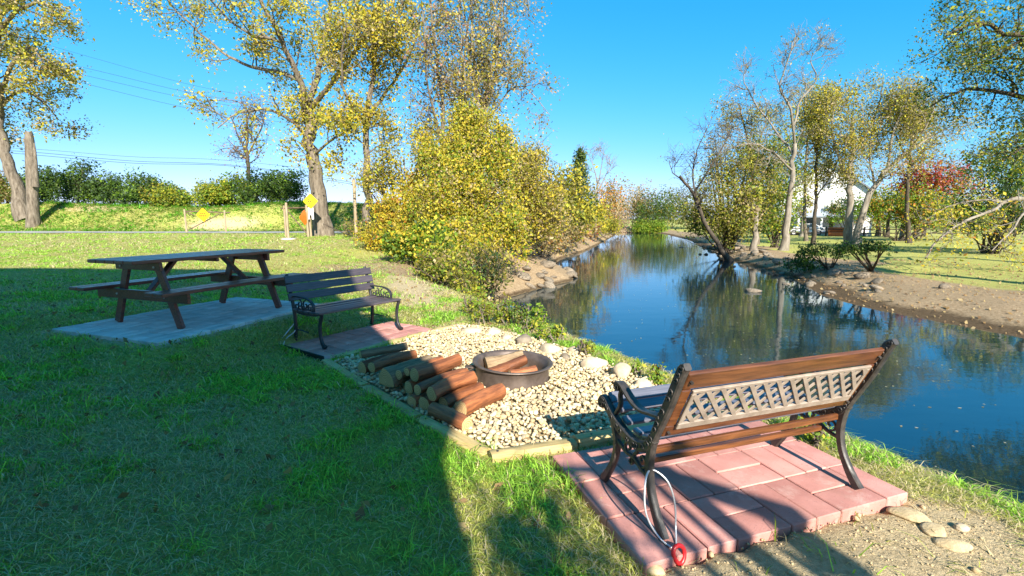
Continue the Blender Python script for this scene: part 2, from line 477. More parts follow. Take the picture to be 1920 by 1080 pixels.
# ---------------------------------------------------------------- terrain
WATER = -1.1
NEAR = np.array([(4.6, -14), (4.4, -3), (4.2, 1), (3.8, 2.6), (3.2, 3.9), (2.5, 5.1), (1.9, 6.2), (1.3, 7.6), (0.35, 9.3), (-0.45, 11.2), (-0.7, 13.1), (-0.2, 15), (1.1, 17.3), (2.5, 19.3), (2.8, 21.5), (2.1, 25), (3, 30), (6, 38), (10, 52), (15, 70), (17.5, 80), (18.5, 87)])
FAR = np.array([(26, 88), (24.6, 75), (21.3, 57), (17.0, 42), (13.6, 29.5), (12.3, 20.5), (10.4, 15.6), (10.2, 13.3), (11.0, 9.8), (12.3, 5), (13, -14)])
RIVER = np.vstack([NEAR, FAR])
def seg_dist(x, y, P):
    d = np.full(np.shape(x), 1e9)
    for a, b in zip(P[:-1], P[1:]):
        ab = b - a; L2 = ab @ ab
        t = np.clip(((x - a[0]) * ab[0] + (y - a[1]) * ab[1]) / L2, 0, 1)
        d = np.minimum(d, np.hypot(x - a[0] - t * ab[0], y - a[1] - t * ab[1]))
    return d
def inside(x, y, P):
    x = np.asarray(x, float); y = np.asarray(y, float)
    r = np.zeros(np.shape(x), bool)
    for a, b in zip(P, np.roll(P, -1, 0)):
        c = (a[1] > y) != (b[1] > y)
        xx = (b[0] - a[0]) * (y - a[1]) / (b[1] - a[1] + 1e-12) + a[0]
        r ^= c & (x < xx)
    return r
# outlines of what is laid on the ground
ang1 = R(18.82)
def rect(c, ang, hx, hy):
    u = np.array([math.cos(ang), math.sin(ang)]); v = np.array([-u[1], u[0]])
    return np.array([c + u * sx * hx + v * sy * hy for sx, sy in ((-1, -1), (1, -1), (1, 1), (-1, 1))])
PAD1_C = np.array([1.15, 2.45]); PAD1 = rect(PAD1_C, ang1, 0.80, 0.48)
ang2 = R(54.76)
PAD2_C = np.array([-1.80, 5.55]); PAD2 = rect(PAD2_C, ang2, 0.80, 0.44)
TAB_Z = 0.25
ta, tb, tc, td = [at(*p, TAB_Z)[:2] for p in ((225, 603), (335, 618), (520, 578), (423, 567))]
tax = unit((tc - tb) + (td - ta)); ang3 = math.atan2(tax[1], tax[0])
TAB_C = (ta + tb + tc + td) / 4
PAD3_C = TAB_C + np.array([0.02, -0.02]); PAD3 = rect(PAD3_C, ang3, 1.14, 0.855)
GRAVEL = np.array([(-1.78, 4.58), (-1.30, 4.02), (-0.70, 3.35), (-0.36, 3.0), (-0.06, 2.73), (0.6, 2.90), (1.30, 3.14), (1.66, 3.34), (1.35, 3.80), (1.02, 4.42), (0.72, 4.95), (0.35, 5.40), (0.0, 5.75), (-0.25, 6.05), (-0.62, 6.25), (-1.05, 5.88), (-1.35, 5.25)])
DIRT = np.array([(0.62, 1.86), (1.2, 2.02), (2.0, 2.3), (2.35, 2.1), (2.3, 1.7), (1.95, 1.35), (1.2, 0.9), (0.5, 1.0), (0.45, 1.6)])

def hgt(x, y):
    x = np.asarray(x, float); y = np.asarray(y, float)
    ins = inside(x, y, RIVER)
    dn = seg_dist(x, y, NEAR); df = seg_dist(x, y, FAR)
    dend = seg_dist(x, y, np.array([NEAR[-1], FAR[0]]))
    d = np.minimum(np.minimum(dn, df), dend)
    bed = WATER - 0.7 * ss(d / 2.5)
    wb = 1.55 + 2.2 * ss((y - 9) / 6)
    # near (left) land
    left = 0.22 * ss((dn - 4.6) / 2.2) + 0.30 * ss((y - 9) / 20) + 0.05 * vnoise(x, y, 0.5) * ss((dn - 4.5) / 3)
    left = left + (1.75 + 0.5 * vnoise(x, y, 0.15)) * ss((y - 33.6) / 5.0) * ss((-x - 6) / 5)
    left = left + 0.12 * (vnoise(x, y, 0.9) - 0.5) * ss((y - 11) / 5) * ss((9 - dn) / 4)
    t = np.clip(dn / wb, 0, 1)
    prof = np.sin(t * np.pi / 2) ** 0.9
    zl = WATER + (left - WATER) * prof
    # far (right) land: a low beach, then lawn
    rise = 0.34 * ss(df / 3.0) + 0.14 * ss((df - 3) / 8) + 0.35 * ss((df - 10) / 60)
    rocky = 0.45 * ss(df / 1.2) * ss((y - 16) / 5) * ss((46 - y) / 12)
    zr = WATER + np.maximum(rise, rocky) + 0.10 * (vnoise(x, y, 0.8) - 0.5) * ss(df / 1.5)
    ze = WATER + 0.5 * ss(dend / 1.5) + 0.5 * ss(dend / 20)
    dm = np.minimum(dn, np.minimum(df, dend))
    land = np.where(dm == dn, zl, np.where(dm == df, zr, ze))
    # blend far across the valley head
    k = ss((y - 86) / 30)
    land = land * (1 - k) + (0.0) * k
    z = np.where(ins, bed, land)
    # level shelf for the picnic table
    d3 = np.where(inside(x, y, PAD3), 0, seg_dist(x, y, np.vstack([PAD3, PAD3[:1]])))
    k3 = ss(1 - d3 / 0.95)
    z = z * (1 - k3) + (TAB_Z - 0.03) * k3
    # soil heaped against the near pad
    hp = ss(1 - np.hypot((x - 1.25) / 0.85, (y - 1.55) / 0.62))
    z = z + 0.05 * hp * (0.6 + 0.8 * vnoise(x, y, 5))
    return z
def hz(x, y):
    return float(hgt(np.array([x]), np.array([y]))[0])

gx = np.concatenate([np.linspace(-600, -110, 9), np.linspace(-95, -34, 22), np.linspace(-32, -9, 50), np.linspace(-8.7, -3.2, 48), np.arange(-3.1, 4.9, 0.07), np.linspace(5, 15, 56), np.linspace(15.4, 40, 46), np.linspace(42, 110, 22), np.linspace(130, 600, 8)])
gy = np.concatenate([np.linspace(-400, -40, 6), np.linspace(-30, -1, 14), np.arange(-0.5, 1.0, 0.25), np.arange(1.0, 8.0, 0.07), np.linspace(8.1, 24, 92), np.linspace(24.4, 48, 62), np.linspace(49, 100, 46), np.linspace(105, 160, 12), np.linspace(190, 900, 8)])
X, Y = np.meshgrid(gx, gy)
Z = hgt(X, Y)
under = inside(X, Y, GRAVEL) | inside(X, Y, PAD1) | inside(X, Y, PAD2)
Z = np.where(under, np.minimum(Z, -0.03), Z)
Z = np.where(inside(X, Y, PAD3), np.minimum(Z, TAB_Z - 0.045), Z)
nx, ny = len(gx), len(gy)
V = np.stack([X, Y, Z], -1).reshape(-1, 3)
ii = (np.arange(ny - 1)[:, None] * nx + np.arange(nx - 1)[None, :]).ravel()
Fq = np.stack([ii, ii + 1, ii + nx + 1, ii + nx], -1)
xf, yf = V[:, 0], V[:, 1]
ins = inside(xf, yf, RIVER)
dn, df = seg_dist(xf, yf, NEAR), seg_dist(xf, yf, FAR)
nearside = (dn < df) & ~ins
soil = np.zeros(len(V))
soil = np.maximum(soil, 0.95 * ss(1 - np.where(inside(xf, yf, DIRT), 0, seg_dist(xf, yf, np.vstack([DIRT, DIRT[:1]]))) / 0.16))
soil = np.maximum(soil, 0.85 * ss(1 - np.where(inside(xf, yf, PAD3), 0, seg_dist(xf, yf, np.vstack([PAD3, PAD3[:1]]))) / 0.30) * (0.5 + 0.6 * vnoise(xf, yf, 1.7)))
soil = np.maximum(soil, np.where(nearside & (yf > 6.5), 0.9 * ss((3.2 - dn) / 1.6) * (0.5 + 0.7 * vnoise(xf, yf, 1.0)), 0))
soil = np.maximum(soil, 0.9 * ss(1 - seg_dist(xf, yf, np.array([(-1.5, 8.0), (-2.4, 10.5), (-2.9, 12.5), (-3.4, 14.2)])) / 0.9))
soil = np.maximum(soil, np.where(nearside & (yf <= 6.5), 0.75 * ss((1.1 - dn) / 0.8), 0))
soil = np.maximum(soil, 0.62 * ss(1.2 - np.hypot((xf + 21.5) / 5.5, (yf - 35.2) / 2.0)))
soil = np.maximum(soil, 0.8 * ss(1 - np.hypot((xf + 33) / 6, (yf - 37.5) / 1.6)))
soil = np.where(ins, 1, soil)
dry = 0.25 + 0.55 * ss((yf - 9) / 9) * (0.5 + 0.8 * vnoise(xf, yf, 0.3)) + 0.35 * (vnoise(xf, yf, 1.2) - 0.5)
dry = np.where(yf < 8, 0.25 + 0.9 * (vnoise(xf, yf, 1.1) - 0.45), dry)
dry = np.where(~nearside, 0.42 + 0.5 * (vnoise(xf, yf, 0.15) - 0.4), dry)
dry = np.where(nearside & (yf > 33), 0.15 + 0.5 * vnoise(xf, yf, 0.3), dry)
leafy = np.where(~nearside & ~ins, ss((5.2 + 3.0 * (vnoise(xf, yf, 0.3) - 0.5) + 1.8 * ss((18 - yf) / 6) - df) / 2.2), 0)
leafy = np.maximum(leafy, np.where(nearside & (yf > 12) & (yf < 90), 0.9 * ss((6.5 - dn) / 3), 0))
me = mesh_np('ground', V, Fq, 'ground', np.stack([np.clip(soil, 0, 1), np.clip(dry, 0, 1), np.clip(leafy, 0, 1)], 1), smooth=True)
tag(link('ground', me), kind='structure')

wb_ = MB()
wp = np.vstack([RIVER[:, :2]])
c0 = wp.mean(0)
grow = []
for a, p, b in zip(np.roll(wp, 1, 0), wp, np.roll(wp, -1, 0)):
    t = unit(b - a); n = np.array([t[1], -t[0]])
    q = p + n * 0.5
    if inside(np.array([q[0]]), np.array([q[1]]), RIVER)[0]: n = -n
    grow.append(p + n * 0.9)
grow = np.array(grow)
wb_.add(np.c_[grow, np.full(len(grow), WATER)], [list(range(len(grow)))])
o = wb_.build('river', 'water'); tag(o, kind='structure')
if o.data.polygons[0].normal.z < 0: o.data.flip_normals()

rx = np.linspace(-120, -7.0, 60); ry = np.linspace(29.6, 33.2, 6)
RX, RY = np.meshgrid(rx, ry)
RZ = hgt(RX, RY) + 0.03 + 0.02 * np.sin((RY - 29.6) / 3.6 * np.pi)
V = np.stack([RX, RY, RZ], -1).reshape(-1, 3)
ii = (np.arange(5)[:, None] * 60 + np.arange(59)[None, :]).ravel()
o = link('road', mesh_np('road', V, np.stack([ii, ii + 1, ii + 61, ii + 60], -1), 'asphalt', smooth=True)); tag(o, kind='structure')

# ---------------------------------------------------------------- paving pads
def pad(name, label, centre, ang, cells, z, thick, mat, part='paver', edge=None):
    """cells: list of (x0, x1, y0, y1) in the pad's own axes"""
    t = thing(name, label, 'paving', (centre[0], centre[1], z), ang)
    cache = {}
    rg = np.random.default_rng(abs(hash(label)) % 1000 if False else len(label))
    for (x0, x1, y0, y1) in cells:
        key = (round(x1 - x0, 3), round(y1 - y0, 3))
        if key not in cache:
            cache[key] = MB().box((key[0] - 0.005, key[1] - 0.005, thick), (0, 0, -thick / 2), c=0.005).data(part, mat)
        o = link(part, cache[key], t)
        o.location = ((x0 + x1) / 2, (y0 + y1) / 2, rg.uniform(-0.0035, 0.0025))
        o.rotation_euler = (rg.normal(0, 0.006), rg.normal(0, 0.006), rg.normal(0, 0.004))
    return t
cells = []
# soldier column on the left, basket weave beside it
m_ = 0.32
for j in range(3):
    cells.append((-0.80, -0.64, -0.48 + j * m_, -0.48 + (j + 1) * m_))
for i in range(4):
    for j in range(3):
        x0, y0 = -0.64 + i * m_, -0.48 + j * m_
        if (i + j) % 2 == 0:
            cells += [(x0, x0 + m_ / 2, y0, y0 + m_), (x0 + m_ / 2, x0 + m_, y0, y0 + m_)]
        else:
            cells += [(x0, x0 + m_, y0, y0 + m_ / 2), (x0, x0 + m_, y0 + m_ / 2, y0 + m_)]
for j in range(3):
    cells.append((0.64, 0.80, -0.48 + j * m_, -0.48 + (j + 1) * m_))
pad1 = pad('paver_pad', 'pad of red brick pavers under the lattice-back bench in the foreground', PAD1_C, ang1, cells, 0.042, 0.07, 'red_paver')
MB().box((1.56, 0.92, 0.05), (0, 0, -0.06)).build('sand_bed', 'sand', pad1)
cells = []
for i in range(5):
    for j in range(3):
        x0, y0 = -0.80 + i * 0.32, -0.44 + j * 0.2933
        if (i + j) % 2 == 0:
            cells += [(x0, x0 + .16, y0, y0 + .2933), (x0 + .16, x0 + .32, y0, y0 + .2933)]
        else:
            cells += [(x0, x0 + .32, y0, y0 + .14665), (x0, x0 + .32, y0 + .14665, y0 + .2933)]
pad2 = pad('paver_pad', 'pad of red brick pavers under the slatted bench beside the gravel', PAD2_C, ang2, cells, 0.03, 0.07, 'red_paver')
MB().box((1.56, 0.84, 0.05), (0, 0, -0.06)).build('sand_bed', 'sand', pad2)
MB().bar((-0.812, -0.42, -0.005), (-0.812, 0.50, -0.005), 0.012, 0.07).build('edging_strip', 'edge_plastic', pad2)
cells = []
nxp, nyp = 8, 6
px3, py3 = 2.28 / 8, 1.71 / 6
for i in range(nxp):
    for j in range(nyp):
        x0, y0 = -1.14 + i * px3, -0.855 + j * py3
        if (i + j) % 2:
            cells += [(x0, x0 + px3 / 2, y0, y0 + py3), (x0 + px3 / 2, x0 + px3, y0, y0 + py3)]
        else:
            cells += [(x0, x0 + px3, y0, y0 + py3 / 2), (x0, x0 + px3, y0 + py3 / 2, y0 + py3)]
pad3 = pad('paver_pad', 'grey concrete paver pad under the picnic table', PAD3_C, ang3, cells, TAB_Z, 0.06, 'grey_paver')
MB().box((2.2, 1.63, 0.05), (0, 0, -0.05)).build('sand_bed', 'concrete', pad3)

# ---------------------------------------------------------------- gravel bed: pebbles
def ico(sub):
    bm = bmesh.new(); bmesh.ops.create_icosphere(bm, subdivisions=sub, radius=1)
    V = np.array([v.co[:] for v in bm.verts]); F = np.array([[v.index for v in f.verts] for f in bm.faces]); bm.free()
    return V, F
IV1, IF1 = ico(1); IV2, IF2 = ico(2); IV3, IF3 = ico(3)
def rock_shape(rg, IV, amp=0.18, planes=5):
    V = IV.copy()
    for _ in range(planes):                                   # flattened facets
        n = unit(rg.normal(size=3)); d = rg.uniform(0.62, 0.9)
        k = V @ n
        V = V - np.where(k > d, (k - d) * 0.85, 0)[:, None] * n
    for _ in range(4):
        n = unit(rg.normal(size=3)); V = V * (1 + amp * 0.5 * np.sin(V @ n * rg.uniform(1.5, 3.5) + rg.uniform(0, 6)))[:, None]
    return V
def rotm(rg, tilt=0.5):
    a, b, c = rg.uniform(0, 6.283), rg.normal(0, tilt), rg.normal(0, tilt)
    return np.array(Matrix.Rotation(a, 3, 'Z') @ Matrix.Rotation(b, 3, 'X') @ Matrix.Rotation(c, 3, 'Y'))
PEB = [rock_shape(np.random.default_rng(k), IV2, 0.14, 3) for k in range(14)]
PEB1 = [rock_shape(np.random.default_rng(k), IV1, 0.10, 1) * 1.08 for k in range(14)]
gb = thing('gravel_bed', 'bed of cream coloured river pebbles around the fire ring', 'gravel')
gbm = MB(); gbm.add(np.c_[GRAVEL, np.full(len(GRAVEL), -0.004)], [list(range(len(GRAVEL)))])
gbm.build('bedding', 'sand', gb)
rg = np.random.default_rng(3)
pts = []
cell = {}
tries = 0
while tries < 150000 and len(pts) < 12500:
    tries += 1
    x, y = rg.uniform(-1.8, 1.75), rg.uniform(2.7, 6.3)
    r = 0.0100 + 0.0135 * rg.random() ** 1.7 + (0.009 if rg.random() < 0.06 else 0)
    k = (int(x / 0.04), int(y / 0.04))
    ok = True
    for a in (-1, 0, 1):
        for b in (-1, 0, 1):
            for (u, v, s_) in cell.get((k[0] + a, k[1] + b), ()):
                if (u - x) ** 2 + (v - y) ** 2 < ((r + s_) * 0.66) ** 2: ok = False
    if ok:
        pts.append((x, y, r)); cell.setdefault(k, []).append((x, y, r))
pts = np.array(pts)
pts = pts[inside(pts[:, 0], pts[:, 1], GRAVEL)]
pts = pts[np.hypot(pts[:, 0], pts[:, 1] - 4.12) > 0.335]
PCOL = np.array([(0.62, 0.50, 0.28), (0.68, 0.58, 0.36), (0.56, 0.42, 0.22), (0.64, 0.54, 0.36), (0.46, 0.36, 0.22), (0.70, 0.62, 0.43), (0.36, 0.30, 0.22), (0.58, 0.40, 0.22)])
pts = pts[np.argsort(np.hypot(pts[:, 0], pts[:, 1]))]
vis = (pts[:, 1] < 3.9)
bigV, bigC, bigF = [], [], []
nbig = 0
singles = 0
for k, (x, y, r) in enumerate(pts):
    fine_ = y < 3.7
    V = (PEB if fine_ else PEB1)[rg.integers(14)] * (r * np.array([rg.uniform(1.0, 1.45), rg.uniform(0.85, 1.1), rg.uniform(0.6, 0.85)]))
    V = V @ rotm(rg, 0.35).T
    col = PCOL[rg.integers(8)] * rg.uniform(0.85, 1.28)
    z = rg.uniform(0.006, 0.030) + 0.012 * vnoise(x, y, 4)
    if singles < 300 and k % 2 == 0:
        me = mesh_np('pebble', V, IF2 if fine_ else IF1, 'pebble', np.tile(col, (len(V), 1)), smooth=True)
        o = link('pebble', me, gb); o.location = (x, y, z); singles += 1
    else:
        if y > 4.6 and False: pass
        bigV.append(V + (x, y, z)); bigC.append(np.tile(col, (len(V), 1))); bigF.append((IF2 if fine_ else IF1) + nbig); nbig += len(V)
o = link('pebbles', mesh_np('pebbles', np.concatenate(bigV), np.concatenate(bigF), 'pebble', np.concatenate(bigC), smooth=True), gb)
tag(o, kind='stuff')

# ---------------------------------------------------------------- landscape timbers round the gravel
def timber(a, b, label, w=0.095, h=0.075, z=0.0):
    a = np.array([*a, z]); b = np.array([*b, z]); d = b - a; L = np.linalg.norm(d)
    t = thing('landscape_timber', label, 'timber', tuple((a + b) / 2), math.atan2(d[1], d[0]), 'timbers edging the gravel bed')
    prof = np.array([(-.5, -.5), (.5, -.5), (.5, .28), (.36, .46), (.0, .5), (-.36, .46), (-.5, .28)]) * (w, h)
    n = 8
    V = []
    rg_ = np.random.default_rng(int(L * 1000))
    for x in np.linspace(-L / 2, L / 2, n):
        V += [(x, p[0] + rg_.normal(0, .0015), p[1] + rg_.normal(0, .002)) for p in prof]
    F = []
    for i in range(n - 1):
        for j in range(7):
            F.append((i * 7 + j, i * 7 + (j + 1) % 7, (i + 1) * 7 + (j + 1) % 7, (i + 1) * 7 + j))
    F += [tuple(range(7)), tuple(range((n - 1) * 7, n * 7))]
    MB().add(V, F).build('beam', 'timber', t, smooth='auto')
    m = MB()
    for sx in (-0.42, 0.42):
        m.lathe([(0.0001, h / 2 + 0.003), (0.008, h / 2 + 0.002), (0.008, h / 2 - 0.01)], 8, (sx * L, 0, 0.0))
    m.build('spike_head', 'iron_dark', t)
timber((-0.13, 2.66), (0.40, 2.825), 'short weathered timber between the grass and the gravel near the foreground pad corner', z=0.018)
timber((0.41, 2.84), (1.72, 3.285), 'long yellow timber between the gravel and the foreground red pad', z=0.03)
timber((-1.90, 4.63), (-1.27, 3.90), 'timber at the left gravel edge in front of the log pile, farthest from the camera', z=-0.002)
timber((-1.24, 3.87), (-0.69, 3.26), 'timber at the left gravel edge, middle one in front of the log pile', z=-0.004)
timber((-0.66, 3.23), (-0.16, 2.74), 'timber at the left gravel edge, nearest the camera, beside the lying log', z=-0.004)
timber((-1.85, 4.74), (-1.12, 5.78), 'timber between the gravel and the red pad of the slatted bench', z=0.0)
timber((-1.06, 5.86), (-0.66, 6.32), 'short timber at the far gravel edge beside the green grass', z=0.0)

# ---------------------------------------------------------------- boulders along the bank
def boulder(px, py, w, hh, label, seed, mat='boulder', z=0.02, dep=0.8, name='boulder', group='boulders along the gravel edge'):
    p = at(px, py + 6, z); d = np.linalg.norm(p - [0, 0, EYE])
    sx = w / F_PX * p[1] / 2 * 0.92; sz = hh / F_PX * p[1] / 2 * 1.0
    rg = np.random.default_rng(seed)
    V = rock_shape(rg, IV3, 0.12, 6) * (sx, sx * dep, sz)
    V = V @ np.array(Matrix.Rotation(rg.uniform(-.5, .5), 3, 'Z')).T
    o = link(name, mesh_np(name, V, IF3, mat, smooth=True))
    o.location = (p[0], p[1], z + sz * 0.22)
    return tag(o, label, 'stone', group)
boulder(1207, 717, 44, 34, 'rounded pale boulder at the water edge nearest the lattice bench', 11)
boulder(1167, 697, 46, 40, 'rounded boulder second from the lattice bench along the water edge', 12)
boulder(1112, 680, 58, 36, 'long tan boulder third from the lattice bench along the water edge', 13)
boulder(1085, 654, 44, 20, 'boulder under the small grassy tuft beyond the fire ring', 14)
boulder(1030, 652, 54, 24, 'flat pinkish boulder just behind the right rim of the fire ring', 15)
boulder(980, 636, 42, 26, 'grey-brown boulder straight behind the fire ring', 16, 'boulder_grey')
boulder(1060, 666, 24, 18, 'small dark stone between two boulders right of the fire ring', 17, 'boulder_grey')
boulder(927, 619, 30, 20, 'pale slanted stone at the far gravel edge beside the weeds', 18)
boulder(884, 616, 48, 16, 'flat cream slab at the far end of the gravel bed', 19)
boulder(950, 629, 24, 15, 'small tan stone at the far gravel edge between slanted and grey-brown stones', 20)

# stones and soil crumbs beside the foreground pad
for k, (px, py, w, hh, lab) in enumerate([(1706, 962, 80, 16, 'sandy flat stone touching the right corner of the foreground pad'), (1752, 990, 66, 13, 'sandy stone in the middle of the row on the soil heap edge'), (1786, 1016, 66, 15, 'broken sandy stone at the far right of the soil heap'), (1800, 985, 34, 18, 'small round stone above the row beside the soil heap'), (1225, 1066, 50, 30, 'squarish stone at the near left corner of the foreground pad')]):
    boulder(px, py, w, hh, lab, 40 + k, 'clod' if k != 3 else 'boulder', z=0.0, name='stone', group='stones at the soil heap', dep=0.7)
boulder(1880, 965, 90, 22, 'dark wet flat rock at the water edge on the far right', 51, 'boulder_grey', z=-0.55, name='stone', group='stones at the soil heap')
rg = np.random.default_rng(8)
cv, cf, nn = [], [], 0
for k in range(1500):
    x, y = rg.uniform(0.45, 2.3), rg.uniform(1.0, 2.25)
    if not inside(np.array([x]), np.array([y]), DIRT)[0] or inside(np.array([x]), np.array([y]), PAD1)[0]: continue
    r = rg.uniform(0.002, 0.007) * (2.4 if rg.random() < 0.05 else 1)
    V = rock_shape(rg, IV1, 0.3, 3) * r
    cv.append(V + (x, y, hz(x, y) + r * 0.3)); cf.append(IF1 + nn); nn += len(V)
tag(link('soil_crumbs', mesh_np('soil_crumbs', np.concatenate(cv), np.concatenate(cf), 'clod', smooth=False)), 'loose crumbs of tan soil heaped at the pad edge', 'soil', kind='stuff')
# ---------------------------------------------------------------- lattice-back bench (foreground)
def spiral(cx, cz, r0, r1, a0, turns, n=22):
    a = np.linspace(a0, a0 + turns * 2 * np.pi, n); r = np.linspace(r0, r1, n)
    return np.stack([cx + r * np.cos(a), cz + r * np.sin(a)], 1)
fl, rl, rr, fr = [at(*q, 0.042)[:2] for q in ((1130, 905), (1240, 1010), (1600, 912), (1468, 840))]
b1c = (fl + rl + rr + fr) / 4
b1 = thing('garden_bench', 'garden bench seen from behind with diamond lattice back and iron ends', 'bench', (b1c[0], b1c[1], 0.043), ang1, 'garden benches')
EX = 0.605
def bench_end(x0, parent):
    m = MB()
    T = 0.034
    rear = smooth_path([(-.255, .004), (-.200, .075), (-.150, .17), (-.128, .27), (-.135, .37), (-.155, .44), (-.195, .53), (-.245, .63), (-.287, .73), (-.318, .80), (-.344, .822)], 30)
    w = np.interp(np.linspace(0, 1, 30), [0, .06, .2, .5, .6, .9, 1], [.052, .046, .034, .040, .05, .046, .03])
    m.ribbon(rear, w, T, x0)
    front = smooth_path([(.270, .004), (.222, .07), (.172, .16), (.150, .25), (.168, .33), (.205, .40)], 18)
    m.ribbon(front, np.interp(np.linspace(0, 1, 18), [0, .1, .4, 1], [.052, .042, .03, .036]), T, x0)
    cr = smooth_path([(.318, .428), (.300, .452), (.268, .450), (.225, .415), (.15, .372), (.05, .345), (-.04, .345), (-.11, .375), (-.15, .43)], 26)
    m.ribbon(cr, np.interp(np.linspace(0, 1, 26), [0, .15, .5, 1], [.03, .04, .056, .05]), T + 0.004, x0)
    m.ribbon(spiral(.298, .424, .026, .006, 1.4, -1.1), .016, T + .006, x0)
    fr_ = m.build('end_frame', 'iron', parent, smooth='auto')
    r_ = MB()                                     # raised scroll relief along the back post and the cradle
    for t in np.linspace(0.50, 0.95, 9):
        i = int(t * 29); p = rear[i]
        for sgn in (-1, 1):
            r_.tube(np.c_[np.full(12, x0 + sgn * (T / 2 + .001)), spiral(p[0], p[1], .015, .004, t * 9, 1.2, 12)], 0.0032, 5)
    for t in np.linspace(0.2, 0.92, 12):
        i = int(t * 25); p = cr[i]
        for sgn in (-1, 1):
            r_.tube(np.c_[np.full(10, x0 + sgn * (T / 2 + .003)), spiral(p[0], p[1], .016, .005, t * 14, 1.0, 10)], 0.0032, 5)
    tag(r_.build('scroll_relief', 'iron', fr_, smooth=True), kind='stuff')
    a = MB()                                      # arm rest with its curled tip and front post
    arm = smooth_path([(.160, .555), (.166, .575), (.148, .592), (.115, .586), (.065, .558), (.005, .532), (-.06, .525), (-.14, .540), (-.20, .552)], 24)
    for dx in (0,):
        a.ribbon(arm, .016, .044, x0)
    a.ribbon(spiral(.145, .570, .022, .006, 0.6, -1.1, 16), .010, .044, x0)
    a.ribbon(smooth_path([(.115, .575), (.135, .53), (.130, .48), (.160, .43), (.195, .40)], 12), .018, .022, x0)
    a.build('arm_rest', 'iron', parent, smooth='auto')
    s_ = MB()                                     # scrolled brace between the legs, carrying the low rail
    s_.ribbon(smooth_path([(-.13, .23), (-.09, .235), (-.05, .245), (-.01, .265), (.05, .26), (.10, .27), (.155, .29)], 14), .018, .018, x0)
    s_.ribbon(smooth_path([(-.02, .34), (-.03, .305), (-.005, .28), (-.02, .255)], 10), .016, .016, x0)
    s_.ribbon(spiral(.045, .295, .034, .010, -1.6, .95, 18), .011, .014, x0)
    s_.ribbon(spiral(-.075, .285, .034, .010, -1.5, -.95, 18), .011, .014, x0)
    s_.ribbon(spiral(.02, .235, .022, .006, 1.6, .9, 14), .010, .014, x0)
    s_.build('scroll_brace', 'iron', parent, smooth='auto')
for sx in (-1, 1):
    bench_end(sx * EX, b1)
SL = 2 * EX - 0.02
cr_seat = smooth_path([(.268, .470), (.225, .437), (.15, .402), (.05, .378), (-.04, .378), (-.095, .392)], 40)
for k in range(5):
    c = cr_seat[int((k + 0.5) / 5 * 39)]; tdir = cr_seat[min(int((k + 0.5) / 5 * 39) + 2, 39)] - cr_seat[int((k + 0.5) / 5 * 39) - 2]
    a = math.atan2(tdir[1], tdir[0]) + math.pi
    o = MB().box((SL, 0.062, 0.02), (0, 0, 0), c=0.005).build('seat_slat', 'seat_wood', b1); o.location = (0, c[0], c[1] + 0.012); o.rotation_euler = (a, 0, 0)
# back: wooden frame with a resin lattice, in the plane of the posts
p0, p1 = np.array([-.150, .435]), np.array([-.308, .775])
bd = unit(p1 - p0); BL = np.linalg.norm(p1 - p0)
bn = np.array([bd[1], -bd[0]])
ROT = np.array([[1, 0, 0], [0, bd[0], bn[0]], [0, bd[1], bn[1]]])      # columns: x, along back, normal
def back_pt(x, v, n=0.0):
    q = p0 + bd * v + bn * n
    return (x, q[0], q[1])
def back_box(name, mat, x0, x1, v0, v1, th, n=0.0, parent=b1, c=0.004):
    m = MB().box((x1 - x0, v1 - v0, th), (0, 0, 0), ROT, c)
    o = m.build(name, mat, parent); o.location = back_pt((x0 + x1) / 2, (v0 + v1) / 2, n)
    return o
HX = EX - 0.03
back_box('top_rail', 'bench_wood', -HX, HX, BL - 0.078, BL + 0.010, 0.022)
back_box('bottom_rail', 'bench_wood', -HX, HX, 0.006, 0.072, 0.022)
for sx in (-1, 1):
    a, b = sorted((sx * HX, sx * (HX - 0.05)))
    back_box('stile', 'bench_wood', a, b, 0.077, BL - 0.084, 0.024)
lat = link('lattice_panel', None, b1)
lx, v0_, v1_ = HX - 0.045, 0.075, BL - 0.082
for nm, a in (('panel_rail', (-lx, lx, v0_ - 0.01, v0_ + 0.026)), ('panel_rail', (-lx, lx, v1_ - 0.012, v1_ + 0.006)), ('panel_rail', (-lx, -lx + .02, v0_ + .027, v1_ - .013)), ('panel_rail', (lx - .02, lx, v0_ + .027, v1_ - .013))):
    back_box(nm, 'lattice', *a, 0.014, -0.021, lat, 0.003)
sl, pitch = 1.25, 0.078
va, vb = v0_ + 0.02, v1_ - 0.008
dxs = (vb - va) / sl
for lay, sgn in ((0, 1), (1, -1)):
    k = -lx - dxs
    while k < lx:
        xa, xb = k, k + dxs
        ya, yb = (va, vb) if sgn > 0 else (vb, va)
        # clip to the panel
        ta_, tb_ = 0.0, 1.0
        if xa < -lx + .01: ta_ = (-lx + .01 - xa) / dxs
        if xb > lx - .01: tb_ = (lx - .01 - xa) / dxs
        if tb_ - ta_ > 0.12:
            A = back_pt(xa + dxs * ta_, ya + (yb - ya) * ta_, -0.018 - 0.0065 * lay); B = back_pt(xa + dxs * tb_, ya + (yb - ya) * tb_, -0.018 - 0.0065 * lay)
            MB().bar(A, B, 0.022, 0.006, up=(0, bn[0], bn[1]), c=0.0015).build('lattice_strip', 'lattice', lat)
        k += pitch
MB().bar((-EX, -.02, .245), (EX, -.02, .245), .028, .028).build('low_rail', 'bench_wood', b1)
MB().bar((-EX + .02, -.115, .352), (EX - .02, -.115, .352), .022, .034).build('rear_rail', 'bench_wood', b1)
m = MB()
for sx in (-1, 1):
    for v in (0.04, BL - 0.03):
        q = back_pt(sx * (HX - 0.02), v, -0.014); m.tube([q, (q[0], q[1] + bn[0] * -0.012, q[2] + bn[1] * -0.012)], 0.008, 6)
m.build('bolt', 'iron', b1)

